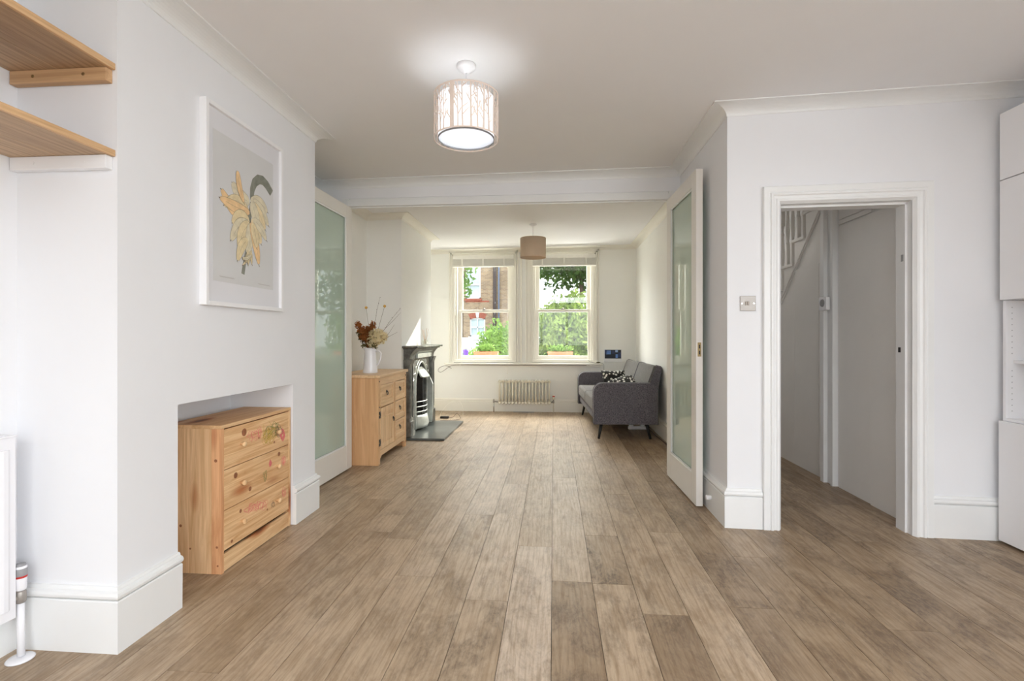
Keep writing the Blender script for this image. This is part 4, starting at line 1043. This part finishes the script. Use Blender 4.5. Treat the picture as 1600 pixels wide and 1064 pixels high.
# reed diffuser on the mantel
t=thing('reed_diffuser','small glass reed diffuser bottle on the mantel shelf','reed diffuser',(-1.60,6.12,1.053))
mb=MB(); mb.box(-1.63,-1.572,6.092,6.148,1.053,1.108); mb.lathe([(.012,1.108),(.012,1.128),(.010,1.128)],(-1.601,6.12,0),'z',14); mb.build('bottle',M['bottleglass'],t,bevel=.005)
mb=MB(); mb.box(-1.5715,-1.5708,6.105,6.135,1.066,1.092); mb.build('paper_label',M['render_white'],t)
RD=plain('reed_stick',(206,164,122),.7,bs=0)
for k,(dx,dy,h) in enumerate(((-.03,-.05,1.25),(-.02,-.03,1.245),(.0,-.045,1.24),(.012,.03,1.262),(.03,.04,1.25))):
    m=MB(); m.tube([(-1.601+dx*.1,6.12+dy*.1,1.07),(-1.601+dx,6.12+dy,h)],.0018,6); m.build('reed',RD,t)

# ------------------------------------------------------------------ column radiator under the window
t=thing('column_radiator','cream column radiator on the wall under the windows','radiator',(-.445,7.62,0))
x0,x1=-.853,-.039; n=16; step=(x1-x0)/n
for k in range(n):
    xc=x0+step*(k+.5); mb=MB()
    for yy in (7.585,7.625,7.665):
        mb.tube([(xc,yy,.165),(xc,yy,.455)],.0105,10)
    for z in (.150,.470):
        mb.tube([(xc,7.572,z),(xc,7.60,z+(.012 if z>.3 else -.012)),(xc,7.65,z+(.012 if z>.3 else -.012)),(xc,7.678,z)],.0165,10)
        mb.tube([(xc-step/2,7.625,z),(xc+step/2,7.625,z)],.015,10)
    mb.build('section',M['radcream'],t)
for xx,xe in ((-.918,x0),(0.0,x1)):
    m=MB(); m.tube([(xx,7.625,0.0),(xx,7.625,.16)],.0075,10); m.build('pipe',M['chrome'] if xx<-.5 else M['radcream'],t)
    m=MB(); m.lathe([(.012,.145),(.014,.15),(.014,.178),(.010,.182),(.009,.20)],(xx,7.625,0),'z',14); m.tube([(xx,7.625,.165),(xe,7.625,.155)],.010,10); v=m.build('valve',M['steel'],t)
    if xx>-.5:
        m=MB(); m.lathe([(.014,.20),(.019,.205),(.019,.262),(.013,.268)],(xx,7.625,0),'z',18); m.build('thermostat_head',M['radcream'],v)
        m=MB(); m.lathe([(.0193,.240),(.0193,.256)],(xx,7.625,0),'z',18,False); m.build('red_band',M['red'],v)
mb=MB(); mb.box(-.62,-.30,7.60,7.665,.0005,.004)
for k in range(14): mb.box(-.61+k*.022,-.60+k*.022,7.61,7.655,.004,.0045)
tag(mb.build('floor_vent',M['grey']),'narrow grey metal floor vent under the column radiator','floor vent')

# ------------------------------------------------------------------ sofa (built in its own frame, then turned)
SR=Matrix.Translation((.452,5.635,0))@Matrix.Rotation(.049,4,'Z')
t=thing('sofa','charcoal grey fabric sofa with splayed dark legs against the right wall','sofa',(.452,5.635,0)); 
# local: x 0..0.80 depth (front at 0), y 0..1.86 length
def soft(boxpts,name,mat,sub=2,bev=.03):
    mb=MB(); mb.X=SR
    for q in boxpts: mb.box(*q)
    o=mb.build(name,M[mat],t,bevel=bev,seg=4)
    for p in o.data.polygons: p.use_smooth=True
    o.modifiers.new('wn','WEIGHTED_NORMAL')
    return o
def arm(y0,y1):
    mb=MB(); mb.X=SR; r=.10; z0,z1=.172,.634; D=.71
    prof=[(0,z0)]+[(r-r*math.cos(a),z1-r+r*math.sin(a)) for a in [PI/2*k/8 for k in range(9)]]+[(D-r+r*math.sin(a),z1-r+r*math.cos(a)) for a in [PI/2*k/8 for k in range(9)]]+[(D,z0)]
    mb.prism([(a,y0,b) for a,b in prof],(0,y1-y0,0)); o=mb.build('arm',M['sofa'],t,bevel=.008,seg=3)
    # piping on both faces
    for yy in (y0+.003,y1-.003):
        p=MB(); p.X=SR; p.tube([(a,yy,b) for a,b in prof],.0045,6); p.build('piping',M['sofa'],o)
    for xx in (.25,.47):
        p=MB(); p.X=SR; p.sphere((xx,y0-.001 if y0<.5 else y1,.405),.010,10,8,(1,.35,1)); p.build('button',M['sofa'],o)
    return o
LEN=1.86
arm(0,.11); arm(LEN-.11,LEN)
soft([(.0,.60,.112,LEN/2-.002,.30,.455),(.0,.60,LEN/2+.002,LEN-.112,.30,.455)],'seat','sofalit')
soft([(.02,.66,.112,LEN-.112,.19,.298)],'base','sofa')
# back rest reclined: slab profile in x-z
def back(y0,y1):
    mb=MB(); mb.X=SR
    pr=[(.555,.40),(.700,.812),(.725,.828),(.785,.812),(.800,.79),(.700,.30),(.61,.30)]
    mb.prism([(a,y0,b) for a,b in pr],(0,y1-y0,0)); o=mb.build('backrest',M['sofalit'],t,bevel=.02,seg=3)
    for p in o.data.polygons: p.use_smooth=True
    o.modifiers.new('wn','WEIGHTED_NORMAL')
    for yy in (y0+.008,y1-.008):
        p=MB(); p.X=SR; p.tube([(a,yy,b) for a,b in ((.560,.42),(.702,.815),(.727,.829),(.783,.814))],.004,6); p.build('piping',M['sofa'],o)
    return o
back(.14,.93); back(.935,1.73)
mb=MB(); mb.X=SR
for (y0,y1) in ((.120,.138),):
    mb.prism([(a,y0,b) for a,b in ((.560,.36),(.715,.812),(.735,.826),(.790,.808),(.700,.28),(.61,.28))],(0,y1-y0,0))
mb.build('back_end_panel',M['sofa'],t,bevel=.006)
for (x,y,dx,dy) in ((.10,.10,-.04,-.035),(.60,.10,.04,-.035),(.10,LEN-.10,-.04,.035),(.60,LEN-.10,.04,.035)):
    mb=MB(); mb.X=SR; mb.tube([(x,y,.195),(x+dx,y+dy,.0)],[.022,.0125],14); mb.build('leg',M['black'],t)

def cushion(label,c,rot,s=.19,th=.065):
    mb=MB(); n=12
    X=Matrix.Translation(c)@rot; mb.X=X; mb.smooth=True
    def P(u,v,sg):
        h=th*((1-abs(u)**2.6)*(1-abs(v)**2.6))**.5; k=1-.06*(1-abs(v)**2) if True else 1; k2=1-.06*(1-abs(u)**2)
        return (u*s*k,v*s*k2,sg*h)
    for sg in (1,-1):
        g=[[mb.vert(P(-1+2*i/n,-1+2*j/n,sg)) for j in range(n+1)] for i in range(n+1)]
        for i in range(n):
            for j in range(n): mb.face((g[i][j],g[i+1][j],g[i+1][j+1],g[i][j+1])[::sg])
    o=mb.build('throw_cushion',M['spots'],origin=c); tag(o,label,'cushion','patterned sofa cushions')
    bm=bmesh.new(); bm.from_mesh(o.data); bmesh.ops.remove_doubles(bm,verts=bm.verts,dist=.0005); bm.to_mesh(o.data); bm.free()
Rm=lambda x,y,z: Matrix.Rotation(z,4,'Z')@Matrix.Rotation(y,4,'Y')@Matrix.Rotation(x,4,'X')
cushion('black and white spotted cushion leaning furthest from the camera on the sofa',(.80,6.60,.575),Rm(math.radians(58),0,math.radians(14)),.165)
cushion('black and white spotted cushion nearer the camera, half hidden by the sofa arm',(.88,6.26,.545),Rm(math.radians(34),math.radians(-12),math.radians(14)),.17)

# ------------------------------------------------------------------ small things: cables, sockets, frame on wall
t=thing('photo_frame','small white frame with a dark blue landscape photo on the wall above the sofa','picture',(.9,7.69,.77))
fx0,fx1,fz0,fz1=.765,1.035,.775,.968
mb=MB(); mb.box(fx0,fx1,7.680,7.699,fz0,fz1); mb.build('border',M['white'],t,bevel=.002)
SC=[plain('photo_dark',(28,34,48),.5,bs=0,var=.3,scale=20),plain('photo_sky_blue',(96,132,196),.5,bs=0,var=.2,scale=12),plain('photo_pale',(150,176,216),.5,bs=0),plain('photo_navy',(38,52,92),.5,bs=0)]
mb=MB(); a0,a1,b0,b1=fx0+.012,fx1-.012,fz0+.052,fz1-.008; mb.box(a0,a1,7.678,7.6805,b0,b1)
W_=a1-a0; H_=b1-b0
def pq(mi,u0,u1,v0,v1): mb.mi=mi; mb.box(a0+W_*u0,a0+W_*u1,7.6772,7.678,b0+H_*v0,b0+H_*v1); mb.mi=0
pq(1,.08,.38,.48,.92); pq(3,.0,.12,.55,1.0); pq(2,.64,.80,.72,.98); pq(1,.66,.80,.08,.5); pq(3,.44,.60,.55,.9); pq(3,.82,.97,.15,.7)
mb.build('photo',SC,t)
def cable(pts,r=.0025,n=4):
    P=[Vector(p) for p in pts]
    for _ in range(n-1):
        q=[P[0]]
        for a,b in zip(P,P[1:]): q+=[a.lerp(b,.25),a.lerp(b,.75)]
        P=q+[P[-1]]
    m=MB(); m.tube([tuple(p) for p in P],r,6); return m
m=cable([(.52,7.60,.80),(.58,7.61,.768),(.64,7.645,.760),(.70,7.64,.765),(.755,7.63,.75),(.76,7.62,.70),(.755,7.62,.60),(.75,7.63,.50)])
t=thing('power_cable','dark cord with an oval inline switch at the right end of the window board','cable',(.68,7.63,.75)); m.build('cord',M['black'],t)
m=MB(); m.sphere((.675,7.64,.768),.012,14,8,(2.6,1.1,.9)); m.build('inline_switch',plain('olive_plastic',(88,84,52),.4,bs=0),t)
m=cable([(-1.45,7.630,.722),(-1.56,7.628,.720),(-1.62,7.62,.69),(-1.69,7.62,.64),(-1.75,7.62,.60),(-1.80,7.62,.63),(-1.76,7.62,.69),(-1.66,7.62,.715),(-1.60,7.625,.68),(-1.58,7.63,.665)],.003)
tag(m.build('curtain_wire',M['cord']),'looped purple-grey cord hanging at the left end of the window board','cable')
m=cable([(.5,7.629,.722),(.1,7.629,.720),(-.6,7.629,.722),(-1.2,7.629,.719),(-1.44,7.629,.722)],.004); tag(m.build('window_board_cord',M['cord']),'thin cord running along the underside of the window board','cable')
t=thing('power_adapter','black mains adapter with a looped lead on the floor behind the hearth','power adapter',(-1.58,7.0,0))
mb=MB(); mb.box(-1.60,-1.48,6.93,6.98,.001,.032); mb.build('adapter_body',M['black'],t,bevel=.006)
cable([(-1.48,6.955,.016),(-1.42,6.95,.012),(-1.36,6.93,.09),(-1.32,6.90,.05),(-1.28,6.88,.004),(-1.40,6.80,.004),(-1.56,6.76,.004)],.0022).build('lead',M['cord'],t)
cable([(-1.60,6.955,.016),(-1.66,7.2,.03),(-1.60,7.45,.15),(-1.45,7.52,.20),(-1.36,7.4,.12),(-1.30,7.1,.01)],.0015).build('lead',M['bone'],t)
t=thing('socket_strip','white extension socket strip on the floor under the sofa','extension lead',(1.0,6.2,0))
mb=MB(); mb.box(.93,1.16,6.30,6.36,.001,.04); mb.build('strip_body',M['white'],t,bevel=.006)
for x in (.965,1.10):
    mb=MB(); mb.box(x-.025,x+.025,6.29,6.345,.040,.075); mb.build('plug',M['white'],t,bevel=.006)
cable([(1.16,6.33,.02),(1.19,6.2,.004),(1.18,6.0,.004),(1.20,5.7,.004),(1.205,5.3,.004),(1.21,4.9,.004)],.004).build('lead',M['cord'],t)

# ------------------------------------------------------------------ outside
mb=MB(); mb.box(-60,60,7.97,90,-.6,-.55); mb.box(-60,60,-60,-4.2,-.6,-.05); struct(mb.build('ground',M['ground']))
def foliage(name,label,cat,center,sc,n,size,mat,seed,trunk=True,group=None,shell=.45,box=False):
    r=random.Random(seed); c=Vector(center)
    t=thing(name,label,cat,(c.x,c.y,-.55 if trunk else c.z-sc[2]),group)
    mb=MB()
    for _ in range(n):
        if box: p=Vector((r.uniform(-1,1),r.uniform(-1,1),r.uniform(-1,1)))
        else:
            d=Vector((r.gauss(0,1),r.gauss(0,1),r.gauss(0,1))).normalized(); p=d*(shell+(1-shell)*r.random())
            p*=1+.16*math.sin(d.x*7+seed)*math.cos(d.z*6+d.y*5)
        p=c+Vector((p.x*sc[0],p.y*sc[1],p.z*sc[2]))
        a=Vector((r.gauss(0,.7),r.gauss(0,.7),r.gauss(.3,1))).normalized(); b=a.cross(Vector((r.gauss(0,1),r.gauss(0,1),.1))).normalized(); s=size*r.uniform(.6,1.35)
        mb.poly([p-a*s,p-b*s*.36,p+a*s,p+b*s*.36])
    mb.build('foliage',mat,t,recalc=False)
    m=MB()
    if trunk:
        m.tube([(c.x,c.y,-.55),(c.x+.05,c.y,c.z-sc[2]*.4),(c.x,c.y,c.z+sc[2]*.3)],[.03+.04*sc[2]*.6,.03+.02*sc[2],.02],8)
        for k in range(5):
            a=2*PI*k/5+seed; m.tube([(c.x+.03,c.y,c.z-sc[2]*.4),(c.x+sc[0]*.55*math.cos(a),c.y+sc[1]*.55*math.sin(a),c.z+sc[2]*.35)],[.02,.008],6)
    else:
        for k in range(7):
            a=2*PI*k/7; m.tube([(c.x+.25*sc[0]*math.cos(a),c.y,c.z-sc[2]),(c.x+.7*sc[0]*math.cos(a),c.y+.4*sc[1]*math.sin(a),c.z+sc[2]*.4)],[.004,.002],5)
    m.build('stem',M['bark'],t); return t
foliage('garden_shrub','tall pale green shrub filling the right window','shrub',(.42,10.4,1.15),(.92,.8,.88),9500,.062,M['leafA'],1)
foliage('garden_shrub','leafy shrub rising at the lower right of the left window','shrub',(-1.10,10.1,.75),(.52,.5,.72),3600,.05,M['leafC'],3)
foliage('garden_shrub','low bright green shrub behind the left planter','shrub',(-1.42,8.95,.45),(.40,.34,.5),1600,.05,M['leafC'],4)
foliage('garden_hedge','long clipped hedge beyond the shrubs in the right window','hedge',(1.2,14.2,.75),(2.4,.5,1.2),9000,.08,M['leafC'],12,box=True)
foliage('street_tree','dark green tree crown filling the top of the right window','tree',(.95,18,4.55),(2.1,1.6,1.8),12000,.13,M['leafB'],5,shell=.05)
foliage('street_tree','small tree whose leafy branches hang into the left edge of the left window','tree',(-2.55,13.5,2.9),(.45,.4,.85),230,.10,M['leafC'],6)
foliage('street_tree','dark tree standing beyond the shrubs right of the street','tree',(5.5,22,3.5),(3,2.5,2.8),4000,.16,M['leafB'],8)
# planters
def planter(x0,x1,label,seed):
    t=thing('planter',label,'planter',((x0+x1)/2,8.04,.802),'terracotta window troughs')
    m=MB(); m.box(x0,x1,7.985,7.993,.802,.90); m.box(x0,x1,8.087,8.095,.802,.90); m.box(x0,x0+.008,7.993,8.087,.802,.90); m.box(x1-.008,x1,7.993,8.087,.802,.90); m.box(x0,x1,7.985,8.095,.802,.81); m.box(x0-.006,x1+.006,7.978,7.990,.895,.918); m.box(x0-.006,x1+.006,8.09,8.102,.895,.918)
    m.build('trough',M['terracotta'],t,bevel=.003)
    m=MB(); m.box(x0+.008,x1-.008,7.993,8.087,.87,.885); m.build('soil',M['bark'],t)
    foliage('window_plant','green trailing plant growing in the '+label.split('terracotta ')[1],'plant',((x0+x1)/2,8.04,.96),((x1-x0)*.5,.06,.075),260,.026,M['leafC'],seed,False,'plants in the window troughs')
planter(-1.29,-.90,'terracotta trough on the left window sill',31); planter(-.09,.30,'terracotta trough on the right window sill',32)
t=thing('flower_pot','purple glazed pot on a blue saucer on the left window sill','flower pot',(-1.43,8.04,.80))
m=MB(); m.lathe([(.045,0),(.055,.004),(.055,.012)],(-1.43,8.04,.801),'z',20); m.build('saucer',M['bluepaint'],t)
m=MB(); m.lathe([(.03,.012),(.034,.03),(.045,.12),(.047,.15),(.042,.15),(.030,.06)],(-1.43,8.04,.801),'z',20); m.build('pot',M['purple'],t)
# brick house across the street
HY=30
t=thing('brick_house','yellow brick terraced house across the street with white sash windows','house',(-6,HY,-.55))
mb=MB()
wins=[(-5.35,-4.42,3.50,5.9),(-5.08,-4.14,1.20,2.32),(-8.3,-7.3,3.50,5.9),(-8.3,-7.3,.9,2.5)]
xs=sorted({-11,-1.35,*[w[0] for w in wins],*[w[1] for w in wins]}); zs=sorted({-.55,9.5,*[w[2] for w in wins],*[w[3] for w in wins]})
for a,b in zip(xs,xs[1:]):
    for c,d in zip(zs,zs[1:]):
        if any(w[0]-.001<=a and b<=w[1]+.001 and w[2]-.001<=c and d<=w[3]+.001 for w in wins): continue
        mb.box(a,b,HY,HY+.3,c,d)
mb.box(-11,-1.35,HY+5,HY+5.3,-.55,9.5); mb.box(-1.65,-1.35,HY+.3,HY+5,-.55,9.5)
mb.build('facade',M['brick'],t)
mb=MB(); mb.prism([(-11.2,HY-.3,9.5),(-11.2,HY+5.6,9.5),(-11.2,HY+2.6,12)],(10.1,0,0)); mb.build('roof',M['slate'],t)
SG=plain('pale_window_pane',(196,212,214),.15,var=.15,scale=2,bs=0)
for i,(a,b,c,d) in enumerate(wins):
    m=MB(); f=.08; m.box(a,a+f,HY+.05,HY+.15,c,d); m.box(b-f,b,HY+.05,HY+.15,c,d); m.box(a,b,HY+.05,HY+.15,d-f,d); m.box(a,b,HY+.05,HY+.15,c,c+f); zm=(c+d)/2-(.35 if i in(0,2) else 0); m.box(a,b,HY+.04,HY+.15,zm-.04,zm+.04)
    if i==1: m.box((a+b)/2-.03,(a+b)/2+.03,HY+.04,HY+.15,c,d)
    w=m.build('window',M['render_white'],t)
    m=MB(); m.box(a,b,HY+.16,HY+.18,c,d); m.build('pane',SG,w)
    m=MB(); m.box(a-.08,b+.08,HY-.08,HY+.05,c-.12,c); m.build('sill',M['redbrick'] if i!=1 else M['render_white'],w)
m=MB()
m.box(-5.35,-3.9,HY-.004,HY+.02,3.28,3.38)
for k in range(13):
    a=math.radians(118-56*k/12); cx,cz_=-4.61,1.55
    p=[]
    for (rr_,aa) in ((.80,a+.035),(.80,a-.035),(1.14,a-.035),(1.14,a+.035)): p.append((cx+rr_*math.cos(aa),HY-.015,cz_+rr_*math.sin(aa)))
    m.prism(p,(0,.03,0))
m.build('brick_arch',M['redbrick'],t)
m=MB(); m.prism([(-4.67,HY-.05,2.34),(-4.55,HY-.05,2.34),(-4.48,HY-.05,2.78),(-4.74,HY-.05,2.78)],(0,.05,0)); m.build('keystone',M['render_white'],t)
m=MB(); m.tube([(-3.55,HY-.12,-.5),(-3.55,HY-.12,9.4)],.10,10); m.box(-3.7,-3.4,HY-.22,HY,5.4,5.7); m.build('drainpipe',plain('dark_drainpipe',(72,60,58),.6),t)
m=MB(); m.tube([(-3.30,HY-.1,-.5),(-3.30,HY-.1,9.4)],.05,8); m.build('drainpipe',plain('blue_grey_pipe',(120,130,150),.6),t)
# white garden wall
mb=MB(); mb.box(-4.2,-1.6,13.0,13.2,-.55,1.08); mb.box(-4.25,-1.55,12.97,13.23,1.08,1.14); tag(mb.build('garden_wall',M['render_white'],bevel=.01),'low white rendered garden wall across the front garden','wall')

# ------------------------------------------------------------------ lights
w=bpy.data.worlds.new('sky'); C.world=w; w.use_nodes=True; nt=w.node_tree
for n_ in list(nt.nodes): nt.nodes.remove(n_)
out=nt.nodes.new('ShaderNodeOutputWorld'); bg=nt.nodes.new('ShaderNodeBackground'); nt.links.new(bg.outputs[0],out.inputs[0])
tc=N(nt,'ShaderNodeTexCoord'); sp=N(nt,'ShaderNodeSeparateXYZ'); nt.links.new(tc.outputs['Generated'],sp.inputs[0])
r=ramp(nt,sp.outputs[2],[(.0,(.95,.97,1.0)),(.25,(.88,.94,1.0)),(1.0,(.62,.76,1.0))]); nt.links.new(r.outputs[0],bg.inputs[0])
bg.inputs[1].default_value=3.2
def sun(dirv,e,col,ang):
    l=bpy.data.lights.new('sun','SUN'); l.energy=e; l.color=col; l.angle=math.radians(ang); o=bpy.data.objects.new('sun',l); COL.objects.link(o)
    o.rotation_euler=Vector(dirv).to_track_quat('-Z','Y').to_euler(); o.location=(8,20,10); return o
sun((-.91,-1,-.55),6,(1,.95,.86),.6)
def area(name,loc,target,sx,sy,e,col):
    l=bpy.data.lights.new(name,'AREA'); l.shape='RECTANGLE'; l.size=sx; l.size_y=sy; l.energy=e; l.color=col
    o=bpy.data.objects.new(name,l); COL.objects.link(o); o.location=loc; o.rotation_euler=(Vector(target)-Vector(loc)).to_track_quat('-Z','Y').to_euler(); return o
area('rear_glazing_fill',(.5,-4.3,1.35),(.3,3,1.2),3.8,2.0,9,(.92,.955,1.0))  # area lamp added outside the rear glazing to brighten the front room
area('side_window_fill',(3.35,-1.7,1.6),(-1.6,2.6,1.2),3.0,1.3,98,(.92,.955,1.0))  # area lamp added outside the side window to light the chimney breast
area('rear_ceiling_fill',(.5,-2.0,2.46),(.5,-1.99,0),3.0,2.4,140,(.92,.955,1.0))  # unseen area lamp below the closed ceiling, added as general fill
area('back_window_low_fill',(-.5,8.75,.05),(-.4,6.4,2.3),3.0,1.1,200,(1.0,.97,.92))  # unseen area lamp below sill level, added to brighten the back room ceiling
hl=bpy.data.lights.new('hall_fill','POINT'); hl.energy=9; hl.color=(1,.93,.82); hl.shadow_soft_size=.12  # point lamp without a fitting, added to brighten the hall
ho=bpy.data.objects.new('hall_fill',hl); COL.objects.link(ho); ho.location=(1.7,6.3,2.25)
area('back_window_high_fill',(-.5,8.9,3.1),(-.4,6.2,.3),3.0,1.2,430,(1.0,.98,.93))  # unseen area lamp above the window heads, added to brighten the back room

# ------------------------------------------------------------------ camera
cd=bpy.data.cameras.new('camera'); cam=bpy.data.objects.new('camera',cd); COL.objects.link(cam)
F=778.0; th=math.atan(65/F)
cd.sensor_width=36; cd.lens=36*F/1600; cd.shift_y=-5/1600; cd.clip_start=.05; cd.clip_end=300
cam.location=(0,0,1.15); cam.rotation_euler=(PI/2,0,th)
C.camera=cam
C.view_settings.view_transform='Standard'; C.view_settings.look='None'; C.view_settings.exposure=0.08; C.view_settings.gamma=1
try: C.view_settings.use_curve_mapping=False
except Exception: pass
C.cycles.use_denoising=True
C.cycles.max_bounces=14; C.cycles.diffuse_bounces=8; C.cycles.transparent_max_bounces=16; C.cycles.glossy_bounces=4
C.cycles.sample_clamp_indirect=6
for o in list(bpy.data.objects):
    if '_o' in o.keys(): del o['_o']
